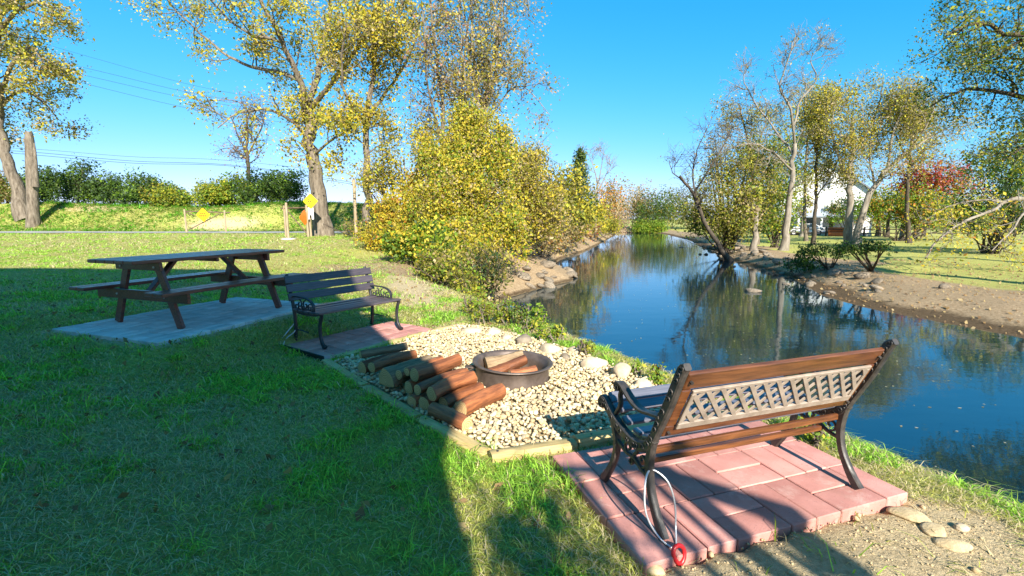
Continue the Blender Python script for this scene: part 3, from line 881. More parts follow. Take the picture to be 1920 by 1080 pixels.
# ---------------------------------------------------------------- slatted bench
fl, rl, rr, fr = [at(*q, 0.03)[:2] for q in ((602, 656), (550, 640), (705, 607), (748, 618))]
b2c = (fl + rl + rr + fr) / 4
b2 = thing('garden_bench', 'slatted garden bench with scrolled iron arms beside the picnic table', 'bench', (b2c[0], b2c[1], 0.031), ang2 + math.pi, 'garden benches')
E2 = 0.545
for sx in (-1, 1):
    x0 = sx * E2
    m = MB(); T = 0.03
    m.ribbon(smooth_path([(-.285, .004), (-.262, .09), (-.25, .2), (-.255, .30), (-.27, .40), (-.30, .53), (-.335, .66), (-.375, .78)], 24), np.interp(np.linspace(0, 1, 24), [0, .1, .5, 1], [.06, .034, .036, .03]), T, x0)
    m.ribbon(smooth_path([(.315, .004), (.268, .05), (.238, .13), (.236, .24), (.262, .33), (.285, .385)], 18), np.interp(np.linspace(0, 1, 18), [0, .12, .3, 1], [.085, .05, .034, .036]), T, x0)
    m.ribbon(smooth_path([(-.27, .372), (-.1, .352), (.1, .355), (.29, .385)], 12), .03, T, x0)
    m.build('end_frame', 'iron_dark', b2, smooth='auto')
    a = MB()
    a.ribbon(smooth_path([(-.30, .515), (-.24, .535), (-.12, .535), (.0, .53), (.09, .505), (.135, .455), (.13, .385)], 22), .016, .034, x0)
    for args in ((-.02, .455, .055, .012, 1.5, 1.0), (-.14, .46, .05, .012, 1.6, -1.0), (.065, .43, .045, .010, 1.2, 1.0), (-.20, .43, .04, .01, .5, -1.0), (-.08, .415, .032, .008, -1.5, 1.0)):
        a.ribbon(spiral(*args, 18), .011, .016, x0)
    a.ribbon(smooth_path([(-.26, .40), (-.20, .405), (-.1, .40), (0, .41), (.12, .40)], 10), .012, .016, x0)
    a.build('arm_rest', 'iron_dark', b2, smooth='auto')
    m = MB(); m.tube(np.array([(x0, -.25, .145), (x0, -.12, .15), (x0, 0, .14)]), .007, 6)
    m.build('leg_brace', 'iron_dark', b2)
b2p0, b2p1 = np.array([-.285, .475]), np.array([-.362, .765])
d2 = unit(b2p1 - b2p0); n2_ = np.array([d2[1], -d2[0]])
ROT2 = np.array([[1, 0, 0], [0, d2[0], n2_[0]], [0, d2[1], n2_[1]]])
for k in range(3):
    q = b2p0 + d2 * (0.045 + k * 0.103) + n2_ * 0.026
    MB().box((1.20, 0.09, 0.02), (0, 0, 0), ROT2, .004).build('back_slat', 'dark_slat', b2).location = (0, q[0], q[1])
for k in range(5):
    MB().box((1.16, 0.088, 0.022), c=.004).build('seat_slat', 'dark_slat', b2).location = (0, -.185 + k * 0.108, .394 - .012 * math.sin(math.pi * (k + .3) / 4.6))

# ---------------------------------------------------------------- picnic table
pt = thing('picnic_table', 'dark red-brown wooden picnic table with attached bench seats', 'picnic table', (TAB_C[0], TAB_C[1], TAB_Z + 0.002), ang3)
TH = 0.765; TL = 1.96
for k in range(5):
    y = -0.3 + k * 0.15
    MB().box((TL, 0.142, 0.038), c=0.006).build('top_plank', 'table_wood', pt).location = (0, y, TH - 0.019)
for sy in (-1, 1):
    seat = link('bench_seat', None, pt)
    for k in range(2):
        MB().box((TL, 0.135, 0.038), c=0.006).build('seat_plank', 'table_wood', seat).location = (0, sy * (0.56 + k * 0.142), 0.445 - 0.019)
for sx in (-1, 1):
    x = sx * 0.70
    MB().bar((x, -0.37, TH - 0.084), (x, 0.37, TH - 0.084), 0.038, 0.088).build('top_cleat', 'table_wood', pt)
    MB().bar((x, -0.755, 0.352), (x, 0.755, 0.352), 0.038, 0.11).build('seat_bearer', 'table_wood', pt)
    for sy in (-1, 1):
        lg = MB(); lg.bar((x - sx * 0.040, sy * 0.535, 0.0), (x - sx * 0.040, sy * 0.24, TH - 0.042), 0.036, 0.095, up=(0, 1, 0.36))
        lo = lg.build('leg', 'table_wood', pt)
        m = MB()
        for (yy, zz) in ((0.395, 0.352), (0.28, TH - 0.09)):
            m.tube([(x + sx * 0.018, sy * yy, zz), (x + sx * 0.028, sy * yy, zz)], 0.012, 6)
        m.build('bolt', 'cable', lo)
    MB().bar((x - sx * 0.06, 0, 0.36), (x - sx * 0.40, 0, TH - 0.045), 0.085, 0.036).build('brace', 'table_wood', pt)
MB().bar((-0.03, -0.36, TH - 0.06), (-0.03, 0.36, TH - 0.06), 0.036, 0.04).build('top_cleat', 'table_wood', pt)

# ---------------------------------------------------------------- fire ring
fr_c = (0.0, 4.12)
ring = thing('fire_ring', 'round rusty steel fire ring with flanged rim on the pebbles', 'fire ring', (*fr_c, 0.0))
ring.rotation_euler = (0.0, R(2.0), 0)
m = MB(); m.lathe([(0.333, -0.02), (0.332, 0.07), (0.331, 0.150), (0.338, 0.158), (0.362, 0.162), (0.366, 0.168), (0.362, 0.175), (0.338, 0.175), (0.327, 0.169), (0.318, 0.158), (0.306, 0.130), (0.296, 0.120), (0.292, 0.07), (0.290, 0.0)], 56)
m.build('ring_wall', 'steel', ring, smooth='auto')
m = MB(); m.lathe([(0.291, 0.02), (0.15, 0.03), (0.001, 0.034)], 40); m.build('ash_floor', 'sand', ring, smooth=True)
m = MB(); m.box((0.10, 0.07, 0.012), (-0.375, -0.06, 0.125), c=.003); m.bar((-0.34, -0.06, 0.125), (-0.40, -0.06, 0.09), 0.06, 0.01)
m.build('bracket', 'steel', ring)

# ---------------------------------------------------------------- logs
def log(a, b, r, label, bark='log_bark', seed=0, half=False, r2=None, group='stacked firewood logs'):
    a, b = np.array(a, float), np.array(b, float)
    d = b - a; L = np.linalg.norm(d)
    rg = np.random.default_rng(100 + seed)
    t = thing('log', label, 'log', tuple(a), 0, group)
    q = Vector(d).to_track_quat('X', 'Z'); t.rotation_mode = 'QUATERNION'; t.rotation_quaternion = q
    n, sd = 16, 20
    ang = np.arange(sd) / sd * 2 * np.pi
    base = 1 + 0.05 * np.sin(2 * ang + rg.uniform(0, 6)) + 0.04 * np.sin(3 * ang + rg.uniform(0, 6)) + rg.normal(0, 0.028, sd)
    yy, zz = base * np.cos(ang), base * np.sin(ang)
    if half: zz = np.where(zz < -0.15, -0.15 + (zz + 0.15) * 0.25, zz)
    r2 = r if r2 is None else r2
    V = []
    bend = rg.normal(0, 0.012, 2)
    for i, x in enumerate(np.linspace(0, 1, n)):
        rr_ = (r + (r2 - r) * x) * (1 + rg.normal(0, 0.012))
        if i in (0, n - 1): rr_ *= 0.985
        off = bend * math.sin(x * math.pi)
        wob = 1 + rg.normal(0, 0.020, sd)
        V.append(np.stack([np.full(sd, x * L), yy * rr_ * wob + off[0], zz * rr_ * wob + off[1]], 1))
    V = np.concatenate(V)
    i = np.arange(n - 1)[:, None] * sd; j = np.arange(sd)[None, :]; j2 = (j + 1) % sd
    Q = np.stack([i + j, i + j2, i + sd + j2, i + sd + j], -1).reshape(-1, 4)
    MB().add(V, Q).build('bark', bark, t, smooth='auto')
    for e, x, s_ in ((0, 0, -1), (n - 1, L, 1)):
        ringv = V[e * sd:(e + 1) * sd]
        c = ringv.mean(0) + (s_ * 0.004, 0, 0)
        mid = (ringv + c) / 2 + (s_ * 0.003, 0, 0)
        vv = np.vstack([ringv + (s_ * 0.0015, 0, 0), mid, c])
        f = [(k, (k + 1) % sd, sd + (k + 1) % sd, sd + k) for k in range(sd)] + [(sd + k, sd + (k + 1) % sd, 2 * sd) for k in range(sd)]
        MB().add(vv, f).build('cut_end', 'log_end', t)
    return t
LD = unit((0.60, 0.80, 0))
def plog(px, py, z, r, L, label, dz=0.0, turn=0.0, **kw):
    a = at(px, py, z)
    c, s_ = math.cos(turn), math.sin(turn)
    d = np.array([LD[0] * c - LD[1] * s_, LD[0] * s_ + LD[1] * c, dz])
    return log(a, a + d * L, r, label, **kw)
plog(676, 665, 0.205, 0.036, 0.46, 'thin grey weathered split log on the far end of the pile', bark='log_grey', seed=1, turn=-.25)
plog(679, 690, 0.078, 0.058, 0.44, 'dark log at the bottom of the far end of the pile', seed=2)
plog(697, 689, 0.135, 0.050, 0.50, 'dark red log lying on top at the far end of the pile', seed=3, turn=.02)
plog(724, 716, 0.105, 0.100, 0.50, 'thick half-round log with rough bark, largest of the pile', bark='log_grey', seed=4, half=True)
plog(748, 703, 0.185, 0.040, 0.48, 'slim log with orange cut end, left of three on top', seed=5, bark='log_grey', turn=.05)
plog(763, 697, 0.235, 0.034, 0.40, 'thin log with pale cut end, middle of three on top', seed=6, turn=.03)
plog(777, 703, 0.225, 0.054, 0.50, 'brown log with pale cream cut end, right of three on top', seed=7)
plog(766, 727, 0.110, 0.050, 0.46, 'log in the middle layer below the three top logs', seed=8)
plog(783, 731, 0.165, 0.042, 0.52, 'long red-brown log beside the one with the pale round end', seed=9, turn=-.03)
plog(809, 739, 0.165, 0.052, 0.46, 'red-brown log with large pale round end in the middle of the pile', seed=10)
plog(772, 754, 0.055, 0.052, 0.44, 'dark log at ground level below the middle of the pile', seed=11)
plog(795, 758, 0.062, 0.058, 0.42, 'ground-level log with orange-brown cut end', seed=12)
plog(832, 757, 0.075, 0.050, 0.42, 'reddish log lying behind the thick near log', seed=13)
plog(864, 768, 0.085, 0.066, 0.46, 'thick smooth reddish log at the near end of the pile', seed=14)
a = at(812, 768, 0.062); b = at(876, 797, 0.062)
log(a, b, 0.054, 'dark log lying crosswise along the timber at the near end of the pile', seed=15)
log((-0.20, 3.98, 0.09), (0.12, 4.18, 0.17), 0.058, 'smooth orange-brown log leaning inside the fire ring', seed=20, r2=0.044, group='logs in the fire ring')
log((-0.24, 4.20, 0.10), (0.10, 4.30, 0.165), 0.085, 'thick bleached driftwood log inside the fire ring', bark='log_grey', seed=21, r2=0.06, group='logs in the fire ring')
log((-0.02, 3.96, 0.09), (0.21, 4.06, 0.10), 0.05, 'short orange log low at the front inside the fire ring', seed=22, group='logs in the fire ring')

# ---------------------------------------------------------------- cable anchors
ca = thing('cable_anchor', 'red ring handle with white cable loop around the lattice bench leg', 'cable anchor', (0.71, 1.80, 0.0), 0, 'cable anchors')
p_ring = at(1273, 1043, 0.035)
o_ = np.array([0.71, 1.80, 0.0])
loop = [at(1262, 1022, .05), at(1256, 985, .10), at(1252, 935, 0.15), at(1243, 900, 0.20), at(1230, 878, .225)]
foot = np.array([*rl, 0])
pa = at(1268, 1030, .035)
foot1 = at(1240, 1010, .042)
lat_ = unit(np.array([math.cos(ang1), math.sin(ang1), 0])); frn = np.array([-lat_[1], lat_[0], 0])
P = [pa, foot1 + lat_ * .075 + np.array([0, 0, .03]), foot1 + lat_ * .085 + frn * .03 + np.array([0, 0, .14]), foot1 + lat_ * .06 + frn * .06 + np.array([0, 0, .235]), foot1 + frn * .10 + np.array([0, 0, .275]), foot1 - lat_ * .055 + frn * .06 + np.array([0, 0, .225]), foot1 - lat_ * .070 + frn * .02 + np.array([0, 0, .12]), foot1 - lat_ * .03 - frn * .02 + np.array([0, 0, .03]), pa + (-.012, .0, .0)]
m = MB(); m.tube(smooth_path(np.array(P), 60) - o_, 0.0045, 6); m.build('cable', 'cable', ca, smooth=True)
tt = np.linspace(0, 2 * np.pi, 33)
m = MB()
e1 = lat_; e2 = unit(np.array([0, 0.35, 1.0])); e2 = unit(e2 - e1 * (e1 @ e2))
pr = p_ring + np.array([0, 0, 0.008])
pts_ = np.array([pr + e1 * 0.027 * math.cos(t) * (1 - .22 * math.sin(t + math.pi)) + e2 * 0.036 * math.sin(t) for t in tt])
m.tube(pts_ - o_, 0.0095, 8, caps=False); m.build('ring_handle', 'red_plastic', ca, smooth=True)
m = MB(); m.tube(np.array([pr - e2 * .036, pr - e2 * .10]) - o_, .009, 8); m.build('stake', 'red_plastic', ca, smooth=True)
q0 = at(512, 652, 0.01)
cb = thing('cable_anchor', 'thin wire loop with small red ring at the foot of the slatted bench', 'cable anchor', tuple(q0), 0, 'cable anchors')
rl2 = at(550, 640, .03)
P = [at(514, 652, .02), rl2 + np.array([-.06, -.05, .10]), rl2 + np.array([.03, .03, .22]), rl2 + np.array([.04, -.03, .13]), rl2 + np.array([-.04, -.10, .05]), at(530, 655, .02)]
m = MB(); m.tube(smooth_path(np.array(P), 40) - q0, 0.006, 5); m.build('cable', 'cable', cb, smooth=True)
m = MB(); m.tube(np.array([np.array([.03 * math.cos(t), .005, .04 + .03 * math.sin(t)]) for t in tt]) + (at(505, 650, .01) - q0), .009, 6, caps=False); m.build('ring_handle', 'red_plastic', cb, smooth=True)
# ---------------------------------------------------------------- plants: shared machinery
YEL = [(0.54, 0.40, 0.028), (0.47, 0.375, 0.035), (0.60, 0.45, 0.045), (0.40, 0.34, 0.03)]
YGR = [(0.33, 0.325, 0.028), (0.26, 0.285, 0.025), (0.40, 0.36, 0.035)]
GRN = [(0.065, 0.125, 0.014), (0.095, 0.165, 0.018), (0.05, 0.095, 0.012)]
LIM = [(0.16, 0.25, 0.018), (0.125, 0.21, 0.016)]
DGR = [(0.028, 0.062, 0.014), (0.042, 0.085, 0.017), (0.034, 0.07, 0.016)]
TAN = [(0.36, 0.27, 0.13), (0.44, 0.34, 0.19), (0.29, 0.21, 0.11)]
OLV = [(0.165, 0.145, 0.022), (0.215, 0.18, 0.03), (0.14, 0.14, 0.02)]
RED = [(0.34, 0.04, 0.035), (0.26, 0.032, 0.032), (0.38, 0.07, 0.045)]
ORA = [(0.42, 0.16, 0.02), (0.38, 0.20, 0.03)]
PNK = [(0.33, 0.17, 0.14), (0.29, 0.16, 0.12)]
def pal(*ws):
    """palette of (colours, weight) pairs -> arrays"""
    c, w = [], []
    for cols, wt in ws:
        for k in cols:
            c.append(k); w.append(wt / len(cols))
    w = np.array(w); return np.array(c), w / w.sum()

def leaf_mesh(name, C, size, cols, rg, mat='leaf', aspect=0.6, up=0.35):
    n = len(C)
    N = rg.normal(size=(n, 3)); N += np.array(sun_dir) * up * 1.6 * np.sign(N @ np.array(sun_dir) + 0.35)[:, None]; N /= np.linalg.norm(N, axis=1)[:, None]
    A = rg.normal(size=(n, 3)); U = np.cross(N, A); U /= np.linalg.norm(U, axis=1)[:, None]
    W = np.cross(N, U)
    s = (size * np.clip(rg.lognormal(-0.08, 0.38, n), 0.4, 2.0))[:, None]
    u = U * s * 0.5; w = W * s * 0.5 * aspect
    V = np.stack([C - u, C + w - u * 0.1, C + u, C - w - u * 0.1], 1).reshape(-1, 3)
    F = np.arange(n * 4).reshape(-1, 4)
    return mesh_np(name, V, F, mat, np.repeat(cols, 4, 0))

def clump_leaves(anchors, per, spread, size, palette, rg, jitter=0.25):
    """leaf centres and colours around anchors"""
    n = len(anchors)
    cnt = np.maximum(1, rg.poisson(per, n))
    idx = np.repeat(np.arange(n), cnt)
    C = anchors[idx] + rg.normal(0, 1, (len(idx), 3)) * spread
    pc, pw = palette
    ck = rg.choice(len(pc), n, p=pw)
    own = rg.choice(len(pc), len(idx), p=pw)
    k = np.where(rg.random(len(idx)) < 0.7, ck[idx], own)
    cols = pc[k] * (1 + rg.normal(0, jitter, (len(idx), 1))).clip(0.4, 1.7)
    return C, cols

class Wood:
    def __init__(self): self.V, self.Q, self.n = [], [], 0
    def tube(self, P, rad, sides):
        V, Q, _ = tube_geo(P, rad, sides)
        self.V.append(V); self.Q.append(Q + self.n); self.n += len(V)
    def mesh(self, name, mat):
        return mesh_np(name, np.concatenate(self.V), np.concatenate(self.Q), mat, smooth=True)

def grow(rg, p, d, L, r, n, wig, trop):
    P = [np.array(p)]; d = np.array(d, float)
    st = L / n
    for _ in range(n):
        d = unit(d + rg.normal(0, wig, 3) + np.array([0, 0, trop]))
        P.append(P[-1] + d * st)
    return np.array(P)

def tree(name, label, limbs, bark, seed, pal_, leaf=0.14, per=10, spread=0.22, dens=1.6, L1=(1.4, 3.0), n2=6, L2=(0.5, 1.2), n3=3, L3=(0.25, 0.6), start=0.35, trop=(0.08, 0.03, -0.03), rtwig=0.010, bare=0.0, group=None, cat='tree', hang=0.0, flat=None):
    """limbs: list of (points (k,3), r0, r1, bearing side branches?)"""
    rg = np.random.default_rng(seed)
    base = np.asarray(limbs[0][0][0], float)
    t = thing(name, label, cat, tuple(base), 0, group)
    W = Wood(); anchors = []
    for lm_ in limbs:
        P, r0, r1, bears = lm_[:4]; keep = lm_[4] if len(lm_) > 4 else 1.0; n_anch = len(anchors)
        P = np.asarray(P, float)
        L = np.linalg.norm(np.diff(P, axis=0), axis=1).sum()
        n = max(6, int(L / 0.5))
        S = smooth_path(P, n + 1)
        S[1:-1] += rg.normal(0, 0.02 + r0 * 0.10, (n - 1, 3))
        tt = np.linspace(0, 1, n + 1)
        rad = r0 + (r1 - r0) * tt ** 0.8
        if bears >= 2: rad = rad * (1 + 0.55 * np.exp(-tt * L / (r0 * 2.6)))     # root flare on the trunk
        W.tube(S, rad, 10 if r0 > 0.12 else 7)
        if not bears: continue
        s0 = start if bears >= 2 else 0.15
        for k in range(int(L * (1 - s0) * dens)):
            u = rg.uniform(s0, 1.0); f = u * n; i = min(int(f), n - 1)
            p = S[i] + (S[i + 1] - S[i]) * (f - i)
            tg = unit(S[i + 1] - S[i]); rp = np.interp(u, tt, rad)
            a = unit(np.cross(tg, rg.normal(size=3)))
            d = unit(tg * rg.uniform(0.25, 0.9) + a)
            if flat: d = unit(d * np.array([1, flat, 1]))
            l1 = rg.uniform(*L1) * (1.15 - 0.55 * u)
            B = grow(rg, p, d, l1, rp, 6, 0.17, trop[0])
            rb = min(rp * 0.55, 0.016 + 0.016 * l1)
            W.tube(B, np.linspace(rb, rtwig * 1.3, 7), 5)
            for _ in range(n2):
                u2 = rg.uniform(0.2, 1); f2 = u2 * 6; i2 = min(int(f2), 5)
                p2 = B[i2] + (B[i2 + 1] - B[i2]) * (f2 - i2); t2 = unit(B[i2 + 1] - B[i2])
                d2_ = unit(t2 * rg.uniform(0.4, 1.1) + unit(np.cross(t2, rg.normal(size=3))))
                T_ = grow(rg, p2, d2_, rg.uniform(*L2) * (1.1 - 0.4 * u2), 0, 4, 0.22, trop[1])
                W.tube(T_, np.linspace(rtwig * 1.15, rtwig * 0.55, 5), 3)
                for _ in range(n3):
                    u3 = rg.uniform(0.15, 1); f3 = u3 * 4; i3 = min(int(f3), 3)
                    p3 = T_[i3] + (T_[i3 + 1] - T_[i3]) * (f3 - i3); t3 = unit(T_[i3 + 1] - T_[i3])
                    d3 = unit(t3 + unit(np.cross(t3, rg.normal(size=3))) * 0.9)
                    G = grow(rg, p3, d3, rg.uniform(*L3), 0, 2, 0.25, trop[2] - hang)
                    W.tube(G, np.array([rtwig * 0.6, rtwig * 0.5, rtwig * 0.3]), 3)
                    anchors.append(G[1]); anchors.append(G[2])
                anchors.append(T_[-1])
        if keep < 1: anchors[n_anch:] = [a_ for a_ in anchors[n_anch:] if rg.random() < keep]
    o = link('trunk', W.mesh('trunk', bark), t); o.location = -base if False else (0, 0, 0)
    o.matrix_parent_inverse = Matrix.Translation(-Vector(base))
    anchors = np.array(anchors)
    if bare: anchors = anchors[rg.random(len(anchors)) > bare]
    if len(anchors):
        C, cols = clump_leaves(anchors, per * 1.55, spread, leaf, pal_, rg)
        o = link('crown', leaf_mesh('crown', C, leaf * 0.76, cols, rg), t)
        o.matrix_parent_inverse = Matrix.Translation(-Vector(base))
    return t

def bush(name, label, lobes, pal_, seed, n=300, per=28, leaf=0.11, spread=0.2, base=None, stems=5, bark='bark_dark', cat='shrub', group=None, fill=0.55, floor=True, lobecol=None, twig=0.0, carve=0.30, gap=1.0):
    """lobes: list of (centre, radii); leaf clumps fill the lobes, denser towards their skin"""
    rg = np.random.default_rng(seed)
    lobes = [(np.array(c, float), np.array(r, float)) for c, r in lobes]
    if base is None:
        b = lobes[0][0][:2]; base = np.array([b[0], b[1], hz(*b)])
    base = np.array(base, float)
    t = thing(name, label, cat, tuple(base), 0, group)
    vol = np.array([np.prod(r) ** 0.67 for _, r in lobes]); vol /= vol.sum()
    anchors = []
    for (c, r), w in zip(lobes, vol):
        k = int(n * w) + 1
        d = rg.normal(size=(k, 3)); d /= np.linalg.norm(d, axis=1)[:, None]
        rad = rg.random(k) ** (1 / (1 + 2.2 * fill)) * (1 + 0.16 * np.sin(d @ rg.normal(size=3) * 5) + 0.1 * rg.normal(size=k))
        anchors.append(c + d * rad[:, None] * r)
    anchors = np.concatenate(anchors)
    if carve:                                                  # hollows and ragged gaps
        v_ = sum(np.sin(anchors @ (unit(rg.normal(size=3)) * rg.uniform(2.0, 5.0) / gap) + rg.uniform(0, 6.28)) for _ in range(5))
        anchors = anchors[v_ > np.quantile(v_, carve)]
    g = hgt(anchors[:, 0], anchors[:, 1])
    if floor: anchors = anchors[anchors[:, 2] > np.maximum(g, WATER) + 0.08]
    W = Wood()
    for (c, r) in lobes:
        for _ in range(stems):
            a = np.array([base[0], base[1], base[2] - 0.1]) + rg.normal(0, 0.12, 3) * (1, 1, 0) * max(0.5, r[0])
            a[2] = min(hz(a[0], a[1]), a[2] + 0.4) - 0.05
            e = c + rg.normal(size=3) * r * 0.4
            mid = (a + e) / 2 + rg.normal(0, 0.12, 3) * r
            P = smooth_path(np.array([a, mid, e, e + unit(e - mid + (0, 0, .4)) * r[2] * 0.45]), 10)
            h = np.linalg.norm(e - a)
            W.tube(P, np.linspace(0.012 + 0.010 * h, 0.006, 10), 5)
            for _ in range(4):
                i = rg.integers(4, 9); G = grow(rg, P[i], unit(rg.normal(size=3) + (0, 0, .4)), 0.5 * r.mean(), 0, 4, 0.25, 0.05)
                W.tube(G, np.linspace(0.009, 0.004, 5), 3)
    if twig:
        for a in anchors[rg.random(len(anchors)) < twig]:
            G = grow(rg, a, unit(rg.normal(size=3) + (0, 0, .3)), rg.uniform(.4, 1.0), 0, 3, .2, .02); W.tube(G, np.array([.008, .007, .005, .003]), 3)
    o = link('stems', W.mesh('stems', bark), t); o.matrix_parent_inverse = Matrix.Translation(-Vector(base))
    C, cols = clump_leaves(anchors, per * 1.35, spread, leaf, pal_, rg)
    if floor:
        ok = C[:, 2] > np.maximum(hgt(C[:, 0], C[:, 1]), WATER) + 0.02
        C, cols = C[ok], cols[ok]
    o = link('foliage', leaf_mesh('foliage', C, leaf * 0.84, cols, rg), t); o.matrix_parent_inverse = Matrix.Translation(-Vector(base))
    return t

def limb(Y, pts, r0, r1, bears=1, gr=False, keep=1.0):
    """limb through pixels (px, py[, distance offset]) at distance Y"""
    P = [atd(p[0], p[1], Y + (p[2] if len(p) > 2 else 0)) for p in pts]
    if gr: P[0] = np.array([P[0][0], P[0][1], hz(P[0][0], P[0][1]) - 0.15])
    return (np.array(P), r0, r1, bears, keep)

def attach(limbs):
    """start every limb on the trunk (the first entry)"""
    T = smooth_path(np.asarray(limbs[0][0], float), 40); out = [limbs[0]]
    for l in limbs[1:]:
        P = np.asarray(l[0], float); i = int(np.argmin(np.abs(T[:, 2] - (P[0][2] - 0.35))))
        if np.linalg.norm(P[0] - T[i]) > 0.25: P = np.vstack([T[i], P])
        out.append((P,) + tuple(l[1:]))
    return out

# ---------------------------------------------------------------- left bank: trees
tree('poplar_tree', 'large leaning tree with pale trunk and golden leaves behind the yellow sign', [
    limb(26, [(606, 442), (598, 370), (588, 300), (580, 250), (576, 190)], 0.42, 0.27, 2, True),
    limb(26, [(578, 215), (560, 150, -1), (530, 80, -1.5), (495, 10, -2), (470, -60, -2)], 0.20, 0.06),
    limb(26, [(577, 200), (600, 120, 1), (618, 30, 1.5), (625, -80, 2)], 0.19, 0.06),
    limb(26, [(578, 205), (640, 130, -1.5), (690, 60, -2), (720, -30, -2.4)], 0.15, 0.05),
    limb(26, [(584, 270), (540, 222, -1), (490, 205, -2), (440, 215, -2.5), (408, 240, -3)], 0.10, 0.025, keep=.30),
    limb(26, [(560, 150, -1), (500, 130, .5), (450, 118, 1), (395, 80, 1.5), (335, 25, 2), (310, -10, 2)], 0.12, 0.03, keep=.5),
    limb(26, [(530, 80, -1.5), (470, 65, -2), (420, 30, -2.5), (380, -20, -3)], 0.08, 0.03, keep=.5),
    limb(26, [(586, 290), (640, 250, -1.5), (690, 225, -2.2)], 0.08, 0.03)],
    'bark', 1, pal((YEL, 4), (YGR, 4), (OLV, 2), (TAN, .7)), leaf=0.16, per=8, spread=0.26, dens=1.6, n2=6, n3=3, rtwig=0.014, L1=(1.3, 2.9), start=0.45)
tree('tall_tree', 'thin sparse tree with reddish twigs behind the left end of the hedge gap', [
    limb(42, [(470, 385), (466, 320), (463, 270), (464, 215)], 0.20, 0.08, 2, True),
    limb(42, [(466, 300), (445, 250), (432, 215)], 0.09, 0.03), limb(42, [(465, 290), (490, 240), (500, 200)], 0.09, 0.03)],
    'bark_dark', 2, pal((PNK, 3), (OLV, 2), (TAN, 2)), leaf=0.17, per=1.5, spread=0.35, dens=2.0, n2=6, n3=3, rtwig=0.016, L1=(1.4, 3.2), start=.2, bare=.35)
tree('vine_tree', 'tree with vine-wrapped trunk and olive crown right of the pale leaning tree', [
    limb(24, [(690, 455), (688, 370), (686, 290), (690, 220), (700, 140), (706, 60), (712, -60)], 0.22, 0.07, 2, True),
    limb(24, [(690, 220), (740, 150, 1), (775, 90, 1.5), (790, 20, 2)], 0.10, 0.03),
    limb(24, [(688, 240), (650, 180, -1), (640, 120, -1.5), (650, 40, -2)], 0.09, 0.03),
    limb(24, [(702, 130), (740, 60, -1), (755, -20, -1)], 0.07, 0.03)],
    'bark', 3, pal((YEL, 4), (OLV, 3), (YGR, 2), (TAN, 2)), leaf=0.15, per=6, spread=0.28, dens=1.6, n2=6, n3=3, rtwig=0.013, L1=(1.0, 2.5), start=0.15)
for k, (pts, seed, lab, pl) in enumerate([
    ([(835, 470), (838, 380), (832, 280), (828, 180), (815, 90), (800, -40)], 4, 'tall sparse tree with thin grey stem, left of the bare trio above the bushes', pal((TAN, 2), (OLV, 3), (PNK, 2), (YEL, 2))),
    ([(890, 470), (892, 360), (897, 240), (892, 150), (885, 60), (880, -60)], 5, 'tall sparse tree with pale stem in the middle of the bare trio', pal((OLV, 3), (TAN, 2), (YEL, 3), (YGR, 2))),
    ([(905, 480), (900, 300), (905, 205), (925, 120), (935, 40), (945, -50)], 6, 'tall bare tree forked to the right above the yellow bushes', pal((TAN, 3), (OLV, 3)))]):
    Yk = 21 + k * 1.2
    x2, y2 = pts[3]
    lm = [limb(Yk, pts, 0.15, 0.04, 2, True),
          limb(Yk, [pts[2], (pts[2][0] - 26, pts[2][1] - 110, -1), (pts[2][0] - 40, pts[2][1] - 260, -1.2)], 0.07, 0.02),
          limb(Yk, [pts[2], (pts[2][0] + 30, pts[2][1] - 90, 1), (pts[2][0] + 45, pts[2][1] - 240, 1.2)], 0.07, 0.02)]
    if k == 2:
        lm.append(limb(Yk, [(910, 230), (950, 175, -.5), (985, 165, -.8), (1030, 215, -1)], 0.05, 0.015))
        lm.append(limb(Yk, [(930, 90), (955, 60), (975, 30)], 0.05, 0.015))
    tree('tall_tree', lab, lm, 'bark_pale' if k else 'bark', seed, pl, leaf=0.13, per=3.0, spread=0.24, dens=2.1, n2=6, n3=3, rtwig=0.012, L1=(0.8, 1.9), start=0.3, trop=(.16, .06, 0), bare=0.2)
tree('edge_tree', 'leaning tree at the far left edge with yellow-green drooping sprays', [
    limb(36, [(46, 396), (30, 350), (15, 300), (2, 250), (-14, 160)], 0.42, 0.30, 2, True),
    limb(36, [(2, 215), (-10, 120, -2), (5, 50, -3), (60, 10, -4), (120, 20, -4)], 0.24, 0.05),
    limb(36, [(-5, 180), (30, 110, -2), (60, 90, -3), (85, 120, -3)], 0.16, 0.04),
    limb(36, [(0, 200), (40, 170, 1), (80, 190, 1.5), (110, 225, 2)], 0.14, 0.04),
    limb(36, [(-25, 140), (0, 40, 2), (50, -40, 2)], 0.2, 0.05)],
    'bark', 8, pal((OLV, 3), (YGR, 3), (YEL, 2), (TAN, 2)), leaf=0.21, per=6, spread=0.34, dens=1.4, n2=6, n3=3, rtwig=0.018, L1=(1.5, 3.2), start=0.6, hang=0.15)
sn = np.array([atd(58, 392, 35), atd(60, 340, 35), atd(57, 290, 35), atd(54, 247, 35)]); sn[0][2] = hz(sn[0][0], sn[0][1]) - 0.2
W = Wood(); W.tube(smooth_path(sn, 9), np.array([.46, .36, .34, .33, .32, .30, .28, .27, .20]), 11)
W.tube(smooth_path(np.array([atd(66, 350, 34.7), atd(66, 310, 34.7), atd(64, 268, 34.8)]), 6), np.array([.26, .2, .16, .13, .1, .04]), 8)
t = thing('dead_snag', 'broken dead trunk standing beside the leaning tree on the far left', 'dead tree', tuple(sn[0]))
o = link('trunk', W.mesh('trunk', 'bark'), t); o.matrix_parent_inverse = Matrix.Translation(-Vector(sn[0]))

